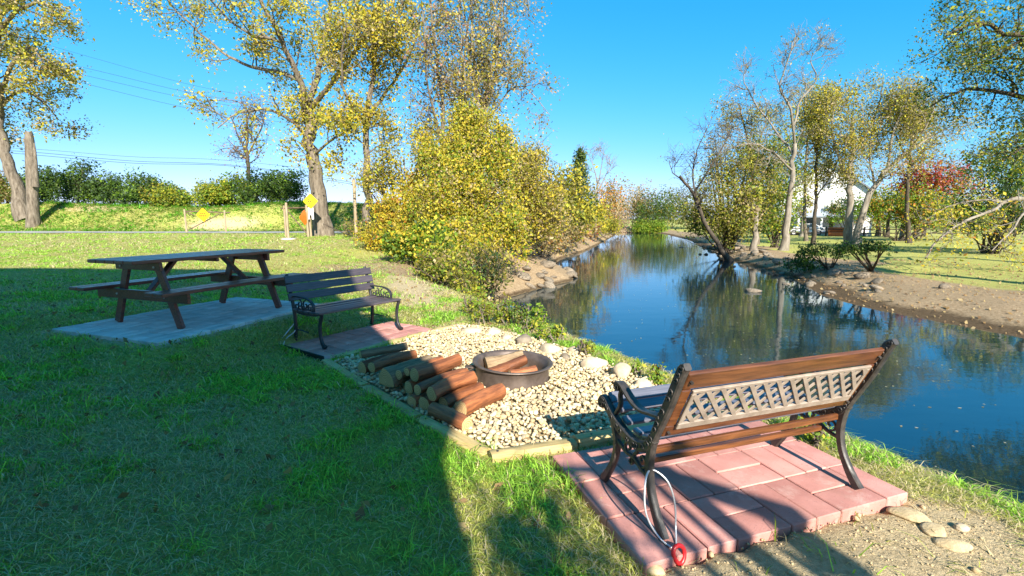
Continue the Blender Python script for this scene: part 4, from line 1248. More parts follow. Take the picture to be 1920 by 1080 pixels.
# ---------------------------------------------------------------- hedge along the bank behind the road
hedge = [(-30, 330, 60, 'OL'), (20, 345, 60, 'OL'), (95, 325, 62, 'G'), (150, 318, 66, 'G'), (205, 328, 60, 'G'), (255, 345, 52, 'G'), (300, 352, 46, 'GY'), (345, 364, 40, 'Y'), (395, 362, 44, 'Y'), (440, 345, 56, 'Y'), (490, 325, 72, 'D'), (535, 318, 80, 'D')]
hl = ['olive hedge shrub at the left picture edge behind the leaning trunk', 'olive-brown hedge shrub just behind the broken snag', 'dark green hedge shrub right of the broken snag', 'tallest dark green hedge shrub between the snag and the sky gap', 'dark green hedge shrub sloping down, third right of the snag', 'green hedge shrub at the middle of the sloping hedge', 'mixed green hedge shrub left of the orange diamond sign', 'low yellow-green hedge shrub directly behind the orange diamond sign', 'yellow-green hedge shrub right of the orange diamond sign', 'yellow hedge shrub below the thin reddish tree', 'tall dark green shrub left of the pale leaning tree', 'tall dark green shrub touching the pale leaning tree behind the gate']
PH = {'OL': pal((OLV, 3), (TAN, 1.5), (GRN, 2)), 'G': pal((DGR, 4), (GRN, 3), (LIM, 1)), 'GY': pal((GRN, 3), (OLV, 2), (YGR, 2)), 'Y': pal((YGR, 4), (LIM, 2), (GRN, 2)), 'D': pal((DGR, 3), (GRN, 3), (LIM, 1))}
for k, (px, py, hpx, c) in enumerate(hedge):
    Yh = 39.0
    b = atd(px, 395, Yh); b[2] = hz(b[0], b[1])
    top = atd(px, py - 14, Yh)[2]
    hh = top - b[2]
    rq = np.random.default_rng(900 + k)
    lobes = [((b[0] + rq.uniform(-1.3, 1.3), b[1] + rq.uniform(-.5, .5), b[2] + hh * q_ * .55), (rq.uniform(.6, 1.2), .9, hh * q_ * .5)) for q_ in rq.uniform(.45, 1.12, 7)]
    bush('hedge_shrub', hl[k], lobes, PH[c], 200 + k, n=420, per=16, leaf=0.17, spread=0.22, base=b, stems=1, twig=.12, group='hedge behind the road')

# ---------------------------------------------------------------- left bank: yellow bush mass along the water
def L_(px, py, Y, rx, rz, ry=None):
    p = atd(px, py, Y); k = Y / F_PX
    return (tuple(p), (rx * k, (ry or rx) * k * 0.9, rz * k))
bush('yellow_bush', 'tall golden-yellow bush in the middle of the left bank', [L_(862, 350, 17, 58, 80), L_(905, 280, 17.3, 38, 66), L_(862, 262, 17.6, 34, 56), L_(885, 232, 17.6, 24, 34), L_(800, 300, 17.8, 26, 44), L_(945, 265, 17.6, 22, 40), L_(965, 450, 16.6, 30, 40), L_(890, 380, 16.8, 60, 50), L_(815, 380, 16.4, 46, 52), L_(935, 400, 16.4, 48, 70), L_(880, 450, 15.6, 60, 46), L_(940, 320, 17, 30, 42), L_(830, 310, 17.4, 30, 40), L_(900, 492, 14.8, 46, 30)], pal((YEL, 4.5), (YGR, 4), (LIM, 1.6), (TAN, 2)), 301, n=3000, per=21, leaf=0.092, spread=0.16, base=(-1.9, 16.6, hz(-1.9, 16.6)), stems=3, carve=.15, twig=.10)
bush('yellow_bush', 'pale yellow bush leaning over the water right of the tallest bush', [L_(985, 350, 19, 46, 58), L_(1015, 405, 19, 42, 44), L_(958, 300, 19.5, 34, 48), L_(1000, 300, 19.8, 24, 36), L_(1035, 370, 20, 24, 30)], pal((YEL, 3), (TAN, 3), (OLV, 3), (YGR, 2)), 302, n=1200, per=16, leaf=0.095, spread=0.2, base=(0.2, 19.5, hz(0.2, 19.5)), stems=4, twig=.3, carve=.2)
bush('yellow_bush', 'bright yellow leafy bush behind the wooden pole', [L_(735, 405, 18.5, 40, 36), L_(790, 370, 18.8, 38, 46), L_(718, 440, 17.8, 36, 26), L_(765, 435, 17.3, 34, 32), L_(800, 320, 19, 26, 36)], pal((YEL, 5), (YGR, 2), (ORA, 1), (OLV, 1.5)), 303, n=1050, per=19, leaf=0.095, spread=0.17, base=(-4.2, 18.5, hz(-4.2, 18.5)), stems=4, carve=.2, twig=.1)
bush('leafy_bush', 'upper thin leafy bush with pale yellow sprays beside the vine tree', [L_(740, 300, 20, 46, 46), L_(795, 262, 20.5, 40, 52), L_(700, 330, 20, 34, 34), L_(760, 350, 20, 40, 30)], pal((YEL, 3), (YGR, 3), (OLV, 2), (TAN, 1)), 304, n=700, per=10, leaf=0.105, spread=0.24, base=(-4.6, 20.5, hz(-4.6, 20.5)), stems=5, twig=.4, carve=.35)
bush('green_bush', 'bright green vine bush low on the bank left of the dark hollow', [L_(800, 455, 14.8, 48, 34), L_(760, 455, 15.0, 40, 26), L_(825, 480, 14.0, 34, 32)], pal((GRN, 2), (LIM, 5), (DGR, .6), (YEL, 2.5), (YGR, 2)), 305, n=480, per=20, leaf=0.12, spread=0.15, base=(-2.7, 14.8, hz(-2.7, 14.8)), stems=3)
bush('weedy_bush', 'olive weedy growth spilling down the bank to the water', [L_(850, 520, 12.0, 46, 46), L_(875, 560, 10.8, 34, 24), L_(825, 500, 12.8, 40, 30)], pal((OLV, 4), (YGR, 3), (LIM, 2), (TAN, 1)), 306, n=480, per=15, leaf=0.085, spread=0.13, base=(-1.4, 12.0, hz(-1.4, 12.0)), stems=3, twig=.3)
bush('dark_shrub', 'dark tangled shrub overhanging the water under the yellow bush', [L_(925, 520, 13.5, 40, 30), L_(900, 500, 14.2, 45, 34)], pal((DGR, 3), (OLV, 3), (TAN, 1.5)), 307, n=260, per=11, leaf=0.09, spread=0.16, base=(-0.9, 13.8, hz(-0.9, 13.8)), stems=7, twig=.6)
bush('dry_shrub', 'dry tan and russet shrub on the stony point', [L_(1010, 450, 22, 45, 30), L_(1050, 440, 25, 45, 36), L_(985, 480, 20, 30, 22)], pal((TAN, 5), (ORA, 1), (OLV, 2)), 308, n=330, per=13, leaf=0.12, spread=0.2, base=(1.4, 22, hz(1.4, 22)), stems=5, twig=.5)
bush('dry_shrub', 'low brown scrub behind the wooden pole at the lawn edge', [L_(690, 440, 21.5, 30, 24), L_(650, 430, 24, 30, 18)], pal((TAN, 3), (OLV, 3), (GRN, 2)), 309, n=200, per=11, leaf=0.12, spread=0.2, base=(-6.4, 21.8, hz(-6.4, 21.8)), stems=4, twig=.4)
W = Wood(); p = at(972, 498, -0.9); q = atd(975, 440, p[1]); p[2] = hz(p[0], p[1]) - .2
W.tube(smooth_path(np.array([p, (p + q) / 2 + (.03, 0, 0), q, q + (0.15, 0, 1.2)]), 9), np.linspace(.085, .04, 9), 8)
t = thing('sapling_trunk', 'thin pale trunk standing at the water edge below the yellow bush', 'tree', tuple(p)); o = link('trunk', W.mesh('trunk', 'bark_pale'), t); o.matrix_parent_inverse = Matrix.Translation(-Vector(p))

# farther along the left bank
bush('olive_tree', 'olive-green bush beyond the pale yellow bush on the left bank', [L_(1060, 370, 30, 50, 60), L_(1030, 400, 28, 50, 45), L_(1085, 400, 31, 40, 40)], pal((YGR, 3), (OLV, 4), (YEL, 2), (GRN, 1)), 320, n=480, per=18, leaf=0.2, spread=0.32, base=(3.0, 31.5, hz(3, 31.5)), stems=4, twig=.2)
cf = MB()
cb_ = atd(1085, 430, 46); cb_[2] = hz(cb_[0], cb_[1])
rg = np.random.default_rng(77); an = []
ctop = atd(1078, 282, 46)[2]
for z_ in np.linspace(1.5, ctop - cb_[2], 34):
    rr_ = 1.9 * (1 - z_ / (ctop - cb_[2])) ** 0.85 + 0.1
    for a in rg.uniform(0, 6.28, 13):
        k = rg.uniform(0.35, 1.1); an.append((cb_[0] + math.cos(a) * rr_ * k, cb_[1] + math.sin(a) * rr_ * k, cb_[2] + z_ - 0.15 * rr_ * k + rg.normal(0, .12)))
t = thing('conifer', 'dark green pointed conifer rising above the left bank trees', 'tree', tuple(cb_))
C, cols = clump_leaves(np.array(an), 15, 0.2, 0.16, pal((DGR, 3), (GRN, 2), (OLV, 1)), rg)
o = link('crown', leaf_mesh('crown', C, 0.22, cols, rg, aspect=.35), t); o.matrix_parent_inverse = Matrix.Translation(-Vector(cb_))
m = MB(); m.tube(np.array([(0, 0, -.2), (0, 0, 3), (0, 0, ctop - cb_[2] - .3)]), np.array([.18, .14, .03]), 8); m.build('trunk', 'bark_dark', t, smooth=True)
tree('bare_tree', 'small bare tree with fanned grey branches right of the conifer', [
    limb(52, [(1118, 432), (1116, 390), (1120, 345)], 0.16, 0.09, 2, True), limb(52, [(1120, 345), (1112, 310), (1100, 285)], 0.07, 0.02), limb(52, [(1120, 350), (1128, 310), (1132, 282)], 0.07, 0.02), limb(52, [(1122, 355), (1140, 320), (1152, 292)], 0.06, 0.02)],
    'bark_pale', 321, pal((TAN, 1),), leaf=0.15, per=1, dens=1.8, n2=5, n3=3, rtwig=0.017, L1=(0.9, 1.9), bare=0.9, trop=(.15, .1, .05))
bush('russet_tree', 'russet and orange tree beyond the bare tree on the left bank', [L_(1130, 385, 58, 34, 34), L_(1148, 370, 60, 24, 32), L_(1120, 415, 56, 38, 24)], pal((ORA, 3), (TAN, 4), (OLV, 2)), 322, n=330, per=13, leaf=0.26, spread=0.4, base=(11, 60, hz(11, 60)), stems=3, cat='tree')
bush('russet_bush', 'low russet-brown shrub at the water below the olive bush', [L_(1078, 425, 36, 32, 20), L_(1100, 432, 40, 26, 15)], pal((ORA, 2), (TAN, 5), (RED, .4)), 323, n=240, per=13, leaf=0.17, spread=0.26, base=(4.4, 37, hz(4.4, 37)), stems=4, twig=.4)
bush('yellow_bush', 'yellow-green bush leaning to the water farther along the left bank', [L_(1120, 405, 46, 26, 24), L_(1140, 425, 50, 24, 14)], pal((YGR, 4), (YEL, 2), (OLV, 1)), 324, n=240, per=13, leaf=0.2, spread=0.3, base=(8.2, 48, hz(8.2, 48)), stems=3)
bush('grey_bush', 'greyish bare-twig bush where the left bank meets the far woods', [L_(1155, 410, 70, 22, 26), L_(1165, 425, 74, 16, 14)], pal((TAN, 4), (PNK, 2)), 325, n=240, per=8, leaf=0.24, spread=0.45, base=(14, 73, hz(14, 73)), stems=6, twig=.5)
far = [(1175, 385, 92, 34, 30, 'tan'), (1203, 375, 95, 24, 28, 'pnk'), (1235, 385, 90, 34, 30, 'dk'), (1215, 410, 88, 26, 24, 'dk'), (1262, 385, 94, 30, 30, 'ol'), (1300, 375, 92, 36, 40, 'ol'), (1230, 428, 86, 20, 8, 'lim'), (1205, 430, 86, 14, 7, 'lim')]
fl_ = ['tan far tree closing the river view at its left', 'pinkish round far tree above the river bend', 'dark green far tree in the middle of the river bend', 'dark far bush just left of the bend middle near the water', 'olive far tree right of the bend middle', 'olive far tree partly behind the leaning bare tree', 'bright green low bush at the far water edge, right one', 'bright green low bush at the far water edge, left one']
PF = {'tan': pal((TAN, 3), (OLV, 2)), 'pnk': pal((PNK, 2), (TAN, 2), (OLV, 2)), 'dk': pal((DGR, 2), (GRN, 3), (OLV, 2)), 'ol': pal((OLV, 4), (GRN, 2), (YGR, 1)), 'lim': pal((LIM, 4), (YGR, 1))}
for k, (px, py, Yf, rx, rz, c) in enumerate(far):
    p = atd(px, py, Yf)
    bush('far_tree' if c != 'lim' else 'far_bush', fl_[k], [L_(px, py - 3, Yf, rx, rz * 1.08), L_(px - rx * .4, py + rz * .5, Yf - 1, rx * .7, rz * .6), L_(px + rx * .4, py + rz * .6, Yf - .5, rx * .7, rz * .6)], PF[c], 340 + k, n=320, per=13, leaf=0.30, spread=0.5, base=(p[0], p[1], hz(p[0], p[1])), stems=2, cat='tree' if c != 'lim' else 'shrub', group='woods at the river bend')
# ---------------------------------------------------------------- right bank: trees
tree('leaning_tree', 'dark bare tree leaning left over the water on the right bank', [
    limb(28.5, [(1372, 484), (1345, 455), (1318, 410), (1300, 365), (1275, 330, -.5)], 0.17, 0.07, 2, True),
    limb(28.5, [(1318, 410), (1300, 340, 1), (1305, 290, 1), (1325, 240, 1)], 0.07, 0.02),
    limb(28.5, [(1300, 365), (1335, 310, -1), (1360, 265, -1), (1370, 235, -1)], 0.06, 0.02),
    limb(28.5, [(1280, 340), (1262, 325, -.6), (1255, 300, -.8)], 0.04, 0.015)],
    'bark_dark', 401, pal((OLV, 2), (TAN, 1)), leaf=0.11, per=1, dens=2.0, n2=6, n3=3, rtwig=0.011, L1=(0.7, 1.8), bare=0.75, start=.5)
tree('bare_tree', 'tall bare tree with pale twisted upper branches on the right bank', [
    limb(31, [(1468, 472), (1474, 430), (1480, 380), (1486, 320), (1490, 270)], 0.25, 0.12, 2, True),
    limb(31, [(1490, 270), (1480, 200, -1), (1462, 165, -1.5), (1478, 110, -2), (1490, 70, -2)], 0.085, 0.02),
    limb(31, [(1487, 240), (1500, 190, 1), (1530, 150, 1.5), (1520, 110, 2), (1545, 80, 2)], 0.075, 0.02),
    limb(31, [(1488, 290), (1450, 240, 1), (1415, 190, 1.5), (1395, 150, 2), (1400, 120, 2)], 0.075, 0.02),
    limb(31, [(1486, 320), (1440, 280, -1), (1400, 270, -1.5), (1365, 280, -2)], 0.07, 0.02)],
    'bark_pale', 402, pal((OLV, 3), (TAN, 2)), leaf=0.12, per=1.2, dens=2.6, n2=6, n3=3, rtwig=0.012, L1=(0.8, 2.1), bare=0.7, start=.55, trop=(.10, .04, 0))
bush('willow_tree', 'yellow-green bushy tree over the water behind the leaning trunk', [L_(1345, 375, 32, 44, 56), L_(1385, 320, 33, 40, 50), L_(1420, 375, 32, 46, 56), L_(1370, 420, 31, 54, 38), L_(1308, 412, 33, 34, 34), L_(1430, 300, 33.5, 36, 40), L_(1345, 310, 33, 26, 36)], pal((OLV, 5), (YGR, 3), (TAN, 1.5), (GRN, 2)), 403, n=1800, per=12, leaf=0.15, spread=0.26, carve=.22, base=(14.8, 32.5, hz(14.8, 32.5)), stems=5, cat='tree', twig=.4)
bush('green_tree', 'green leafy tree around the trunk of the tall bare tree', [L_(1440, 380, 34, 55, 65), L_(1470, 350, 35, 38, 60), L_(1450, 300, 36, 50, 50), L_(1455, 415, 33.5, 40, 26)], pal((LIM, 3), (GRN, 4), (YGR, 3), (DGR, 2)), 404, n=950, per=12, leaf=0.16, spread=0.26, carve=.22, base=(19.5, 35, hz(19.5, 35)), stems=3, cat='tree')
tree('slim_tree', 'slim dark-trunked tree in front of the white house', [
    limb(38, [(1527, 446), (1528, 400), (1530, 350), (1532, 290), (1535, 220)], 0.17, 0.06, 2, True),
    limb(38, [(1530, 370), (1548, 345), (1562, 325), (1572, 300)], 0.06, 0.02), limb(38, [(1530, 385), (1510, 375), (1495, 390)], 0.04, 0.015),
    limb(38, [(1532, 290), (1515, 240), (1505, 200)], 0.06, 0.02), limb(38, [(1533, 270), (1555, 215), (1570, 175)], 0.06, 0.02)],
    'bark_dark', 405, pal((OLV, 4), (YEL, 2), (YGR, 2), (TAN, 1)), leaf=0.17, per=6, dens=1.9, n2=6, n3=3, rtwig=0.014, L1=(1.0, 2.3), spread=.3, start=.45)
tree('park_tree', 'upright pale trunk of the twin trees right of the white house', [
    limb(36, [(1590, 452), (1592, 400), (1594, 350), (1598, 290), (1600, 220)], 0.30, 0.12, 2, True),
    limb(36, [(1594, 340), (1570, 290), (1560, 240), (1565, 190)], 0.12, 0.03), limb(36, [(1598, 290), (1630, 240), (1650, 190), (1655, 150)], 0.10, 0.03)],
    'bark_pale', 406, pal((OLV, 4), (YGR, 4), (YEL, 2), (TAN, 2)), leaf=0.15, per=6.5, dens=2.2, n2=6, n3=3, rtwig=0.013, L1=(1.1, 2.8), spread=.32, start=.5)
tree('park_tree', 'twin trunk sweeping up to the right from the foot of the upright one', [
    limb(35, [(1606, 452), (1614, 410), (1632, 360), (1665, 315), (1705, 285), (1735, 262)], 0.26, 0.10, 2, True),
    limb(35, [(1665, 315), (1672, 260), (1690, 210), (1700, 165)], 0.11, 0.03), limb(35, [(1705, 285), (1740, 230, -1), (1755, 190, -1)], 0.09, 0.03),
    limb(35, [(1640, 345), (1630, 290, 1), (1640, 220, 1.5)], 0.09, 0.03), limb(35, [(1735, 262), (1775, 240, -.5), (1795, 225, -1)], 0.07, 0.02)],
    'bark_pale', 407, pal((OLV, 4), (YGR, 3), (TAN, 3), (YEL, 1)), leaf=0.15, per=6, dens=2.1, n2=6, n3=3, rtwig=0.013, L1=(1.0, 2.6), spread=.32, start=.45)
bush('park_bush', 'light green bush at the foot of the twin trees screening the white house', [L_(1592, 392, 42, 26, 22), L_(1568, 405, 42, 18, 12)], pal((LIM, 4), (GRN, 2), (ORA, .5)), 415, n=190, per=13, leaf=0.17, spread=0.25, base=(31, 43, hz(31, 43)), stems=3)
tree('park_tree', 'slender olive tree between the tall bare tree and the slim dark tree', [
    limb(44, [(1512, 446), (1508, 380), (1512, 300), (1520, 230), (1528, 180)], 0.16, 0.05, 2, True), limb(44, [(1510, 320), (1480, 260), (1462, 215)], .07, .02), limb(44, [(1514, 290), (1548, 240), (1562, 200)], .07, .02)],
    'bark', 416, pal((OLV, 4), (YGR, 3), (TAN, 2)), leaf=0.17, per=6, dens=2.0, n2=6, n3=3, rtwig=.014, L1=(1.2, 2.8), spread=.34, start=.35)
tree('park_tree', 'sparse grey-twigged tree behind the leaning bare tree', [
    limb(40, [(1420, 455), (1416, 380), (1408, 310), (1396, 240), (1385, 195)], 0.16, 0.05, 2, True), limb(40, [(1412, 330), (1380, 280), (1345, 250)], .07, .02), limb(40, [(1408, 300), (1430, 250), (1440, 205)], .07, .02)],
    'bark', 417, pal((OLV, 4), (TAN, 3), (YGR, 2)), leaf=0.16, per=4, dens=2.0, n2=6, n3=3, rtwig=.014, L1=(1.2, 2.6), spread=.34, start=.3, bare=.2)
tree('park_tree', 'olive-crowned tree above the red maple at the right', [
    limb(40, [(1705, 452), (1700, 380), (1705, 310), (1712, 240), (1716, 190)], 0.18, 0.06, 2, True), limb(40, [(1703, 320), (1745, 260), (1775, 215)], .08, .02), limb(40, [(1704, 300), (1672, 240), (1655, 190)], .08, .02)],
    'bark_dark', 418, pal((OLV, 4), (TAN, 3), (YGR, 2)), leaf=0.17, per=5, dens=2.0, n2=6, n3=3, rtwig=.014, L1=(1.2, 2.8), spread=.34, start=.4)
bush('maple_tree', 'red-leaved maple tree behind the sweeping trunk', [L_(1735, 335, 48, 45, 40), L_(1775, 350, 48, 45, 36), L_(1700, 340, 49, 34, 36)], pal((RED, 4), (ORA, 2), (PNK, 1), (OLV, 1)), 408, n=420, per=18, leaf=0.26, spread=0.36, base=(41.5, 48.5, hz(41.5, 48.5)), stems=2, cat='tree')
bush('park_tree', 'low green and yellow tree under the red maple', [L_(1690, 385, 44, 55, 36), L_(1640, 390, 44, 36, 30), L_(1740, 395, 43, 50, 34), L_(1790, 400, 44, 40, 30)], pal((LIM, 3), (YGR, 3), (ORA, 1.5), (GRN, 3)), 409, n=640, per=18, leaf=0.23, spread=0.32, base=(36, 44, hz(36, 44)), stems=3, cat='tree')
bush('dark_tree', 'dense dark green tree at the right picture edge', [L_(1870, 340, 27, 70, 60), L_(1920, 300, 28, 70, 70), L_(1850, 400, 27, 60, 40), L_(1905, 410, 26.5, 60, 36), L_(1950, 380, 28, 60, 70)], pal((DGR, 4), (GRN, 4), (YGR, 1), (YEL, .6)), 410, n=1300, per=15, leaf=0.15, spread=0.26, base=(28.5, 28, hz(28.5, 28)), stems=4, cat='tree')
tree('overhanging_tree', 'tree beyond the right edge whose green sprays hang into the top right', attach([
    (np.array([(18.6, 12.6, hz(18.6, 12.6) - .2), (18.4, 12.6, 2.0), (18.0, 12.9, 4.6), (17.6, 13.2, 8.0), (17.0, 13.6, 12.5)]), 0.42, 0.12, 2),
    limb(13.5, [(2080, 210), (2000, 190, .3), (1920, 185, .6), (1850, 170, 1), (1790, 175, 1.2), (1745, 200, 1.4)], 0.12, 0.025),
    limb(13.5, [(2060, 80), (1980, 60, 0), (1900, 60, -.4), (1830, 40, -.6), (1770, 70, -1)], 0.12, 0.025),
    limb(13.5, [(2060, -40), (1960, -60), (1880, -30, .6), (1800, -20, 1)], 0.12, 0.025),
    (np.array([(18.2, 12.7, 4.0), (17.0, 11.4, 5.4), (15.6, 10.2, 6.2), (13.9, 9.4, 6.8)]), 0.14, 0.03, 1),
    (np.array([(18.0, 12.9, 4.6), (17.6, 10.6, 6.4), (16.8, 9.0, 7.2)]), 0.12, 0.03, 1),
    limb(13.5, [(2080, 260), (1990, 250, -.5), (1930, 270, -.8), (1880, 300, -1)], 0.09, 0.02),
    limb(13.5, [(2080, 120), (1980, 120, 1.2), (1890, 110, 1.8), (1820, 120, 2.2)], 0.08, 0.02)]),
    'bark_dark', 411, pal((GRN, 4), (OLV, 3), (YGR, 3), (DGR, 2)), leaf=0.085, per=6, dens=3.2, n2=6, n3=3, rtwig=0.006, L1=(0.7, 1.7), L2=(.35, .8), L3=(.2, .45), spread=.13, start=.45, hang=.05, trop=(.02, .0, -.05))
tree('low_branch_tree', 'pale drooping branch with sparse yellow leaves low over the right bank', [
    (np.array([(25.0, 21.5, hz(25.0, 21.5) - .2), (24.6, 21.4, 1.2), (23.6, 21.2, 2.4)]), 0.28, 0.16, 2),
    limb(21, [(1945, 372), (1900, 372), (1862, 392), (1800, 420, -.5), (1755, 455, -1), (1735, 485, -1.2)], 0.11, 0.03),
    limb(21, [(1880, 380), (1820, 375, .5), (1775, 390, .8), (1730, 415, 1)], 0.05, 0.015),
    limb(21, [(1945, 372), (1920, 400, -1), (1890, 440, -1.6), (1860, 470, -2)], 0.06, 0.02)],
    'bark_pale', 412, pal((YEL, 4), (YGR, 3), (ORA, 1)), leaf=0.13, per=3, dens=2.3, n2=4, n3=2, rtwig=0.010, L1=(0.6, 1.6), spread=.2, start=.9, bare=.35, hang=.15)
for k, (px, py, Y, lab) in enumerate([(1543, 476, 19.5, 'dark green arching shrub on the rocky right bank'), (1625, 470, 18.0, 'small dark green sapling leaning left beside the arching shrub')]):
    b = at(px + 10, 505, -0.68); b[2] = hz(b[0], b[1])
    bush('bank_shrub', lab, [L_(px, py - 8, Y, 40 - 18 * k, 8), L_(px - 30, py - 4, Y, 24, 6), L_(px + 28, py - 6, Y - .3, 22, 6)], pal((DGR, 2), (GRN, 4), (LIM, 1)), 420 + k, n=110, per=11, leaf=0.11, spread=0.12, base=b, stems=3, group=None)
bush('bank_shrub', 'low green shrub spilling over the rocks toward the water', [L_(1500, 492, 20.5, 30, 11)], pal((DGR, 2), (GRN, 3), (LIM, 1)), 423, n=70, per=13, leaf=0.12, spread=0.13, base=None, stems=3)
# trunks of the park behind
park = [(1503, 448, 55, 7, 'bark_pale'), (1556, 444, 60, 6, 'bark_dark'), (1645, 446, 56, 6, 'bark_dark'), (1662, 448, 52, 5, 'bark_dark'), (1692, 452, 46, 6, 'bark_pale'), (1718, 446, 58, 5, 'bark_dark'), (1413, 470, 30.5, 9, 'bark_pale')]
pl_ = ['pale short trunk left of the white house', 'dark trunk in front of the white house porch', 'dark trunk right of the twin trees, left of two', 'dark trunk right of the twin trees, right of two', 'thin pale trunk on the lawn under the low yellow tree', 'dark trunk under the red maple', 'pale stump-like trunk at the rocky shore left of the tall bare tree']
for k, (px, py, Y, w, bk) in enumerate(park):
    b = atd(px, py, Y); b[2] = hz(b[0], b[1])
    r = w / F_PX * Y / 2 * 1.3
    top = atd(px + 6, 385, Y)
    tree('park_tree' if k < 6 else 'shore_tree', pl_[k], [(np.array([b - (0, 0, .2), (b + top) / 2, top]), r, r * .6, 2)], bk, 430 + k, pal((OLV, 3), (YGR, 3), (TAN, 2)), leaf=0.24, per=8, dens=2.2, n2=5, n3=2, rtwig=.018, L1=(.8, 1.9), spread=.35, start=.62)
bg_ = [(1560, 380, 92, 60, 55, 'ol'), (1660, 390, 96, 60, 40, 'dk'), (1760, 395, 90, 60, 34, 'ol'), (1850, 400, 84, 60, 34, 'dk'), (1930, 395, 80, 60, 40, 'ol'), (1440, 385, 80, 46, 46, 'ol'), (2040, 390, 76, 70, 46, 'dk'), (2190, 385, 72, 80, 50, 'ol'), (2360, 385, 66, 90, 54, 'dk')]
bl_ = ['olive background tree behind the white house', 'dark background tree right of the white house', 'olive background tree behind the red maple', 'dark background tree behind the low drooping branch', 'olive background tree at the far right edge', 'olive background tree behind the tall bare tree', 'dark background tree just beyond the right edge of the view', 'olive background tree farther beyond the right edge', 'dark background tree farthest beyond the right edge']
for k, (px, py, Yf, rx, rz, c) in enumerate(bg_):
    p = atd(px, py, Yf)
    bush('background_tree', bl_[k], [L_(px, py, Yf, rx, rz), L_(px - rx * .5, py + rz * .4, Yf, rx * .6, rz * .6), L_(px + rx * .5, py + rz * .4, Yf, rx * .6, rz * .6)], PF[c], 450 + k, n=240, per=12, leaf=0.36, spread=0.5, base=(p[0], p[1], hz(p[0], p[1])), stems=2, cat='tree', group='trees behind the park')

# rocks along the right shore: each its own stone
rg = np.random.default_rng(31)
RK = [rock_shape(np.random.default_rng(500 + k), IV2, 0.2, 6) for k in range(8)]
rkd = [mesh_np('shore_rock', v * (1, .8, .6), IF2, 'boulder_grey') for v in RK]
pos = []
seg = FAR[::-1]
def along(P, ylo, yhi, n, off, seed):
    rg_ = np.random.default_rng(seed); out = []
    while len(out) < n:
        i = rg_.integers(len(P) - 1); a, b = P[i], P[i + 1]; u = rg_.random()
        p = a + (b - a) * u
        if ylo < p[1] < yhi and rg_.random() < np.linalg.norm(b - a) / 16:
            nrm = unit(np.array([(b - a)[1], -(b - a)[0]])); q = p + nrm * rg_.uniform(*off) * 1.0
            if inside(np.array([q[0]]), np.array([q[1]]), RIVER)[0]: q = p - nrm * rg_.uniform(*off)
            out.append(q)
    return np.array(out)
for k, q in enumerate(along(seg, 15.5, 44, 150, (-.25, 2.2), 5)):
    o = link('shore_rock', rkd[k % 8]); s_ = rg.uniform(0.07, 0.20) * (1.5 if rg.random() < .1 else 1)
    o.scale = (s_, s_, s_ * rg.uniform(.7, 1.1)); o.rotation_euler = (rg.normal(0, .3), rg.normal(0, .3), rg.uniform(0, 6.28)); o.location = (q[0], q[1], max(hz(*q), WATER - .05) + s_ * .2)
    tag(o, 'grey-brown angular rock in the heap along the right shore', 'rock', 'rocks along the right shore')
for k, q in enumerate(along(NEAR, 16.5, 24, 30, (-.3, 1.3), 6)):
    o = link('shore_rock', rkd[k % 8]); s_ = rg.uniform(0.10, 0.30)
    o.scale = (s_ * 1.3, s_, s_ * .8); o.rotation_euler = (rg.normal(0, .3), rg.normal(0, .3), rg.uniform(0, 6.28)); o.location = (q[0], q[1], max(hz(*q), WATER - .05) + s_ * .2)
    o.data = rkd[k % 8]
    tag(o, 'pale angular rock on the stony point of the left bank', 'rock', 'rocks on the left point')
p = at(1770, 547, -0.85)
o = link('stone', rkd[3]); o.location = (p[0], p[1], hz(p[0], p[1]) + .05); o.scale = (.2, .16, .2); tag(o, 'single bluish-grey stone alone on the brown beach', 'stone')

# ---------------------------------------------------------------- white house across the river
hp = atd(1545, 440, 66); HG = hz(hp[0], hp[1]) - .1
wh = thing('white_house', 'white gabled house behind the trees on the far right bank', 'house', (hp[0], hp[1], HG), R(-36))
hw, hd_, he, hr = 4.9, 6.0, 5.4, 9.4
V = [(-hw, -hd_, 0), (hw, -hd_, 0), (hw, -hd_, he), (0, -hd_, hr), (-hw, -hd_, he), (-hw, hd_, 0), (hw, hd_, 0), (hw, hd_, he), (0, hd_, hr), (-hw, hd_, he)]
MB().add(V, [(0, 1, 2, 3, 4), (9, 8, 7, 6, 5), (1, 6, 7, 2), (5, 0, 4, 9)]).build('wall', 'siding', wh)
rf = MB()
for sx in (-1, 1):
    a = np.array([sx * (hw + .45), 0, he - .30]); b = np.array([0, 0, hr + .05])
    rf.bar(a, b, 2 * hd_ + .8, .16, up=(-sx * .5, 0, 1))
rf = rf.build('roof', 'house_roof', wh)
MB().box((.7, .7, 1.5), (1.2, 2, hr + .2)).build('chimney', 'boulder_grey', rf)
def win(x, z, w, h, y=-hd_, par=wh):
    f = MB()
    for a in ((0, h / 2, w + .2, .1), (0, -h / 2, w + .2, .1)): f.box((a[2], .10, a[3]), (x + a[0], y - .03, z + a[1]))
    for sx in (-1, 1): f.box((.1, .10, h - .1), (x + sx * w / 2, y - .03, z))
    fo = f.build('window', 'trim', par)
    MB().box((w, .04, h), (x, y - .005, z)).build('pane', 'glass_dark', fo)
    MB().box((.05, .06, h - .12), (x, y - .035, z)).build('mullion', 'trim', fo)
for (x, z) in ((0, 6.6), (-2.4, 3.9), (2.4, 3.9)): win(x, z, 1.0, 1.4)
po = MB().bar((-hw - .2, -hd_ - 1.4, 2.75), (hw + .2, -hd_ - 1.4, 2.75), 3.0, .16, up=(0, -.28, 1)).build('porch_roof', 'porch_roof', wh)
for x in np.linspace(-hw, hw, 5): MB().box((.2, .2, 2.5), (x, -hd_ - 2.6, 1.25)).build('porch_column', 'trim', wh)
MB().box((2 * hw + .4, 3.0, .35), (0, -hd_ - 1.4, .18)).build('porch_floor', 'concrete', wh)
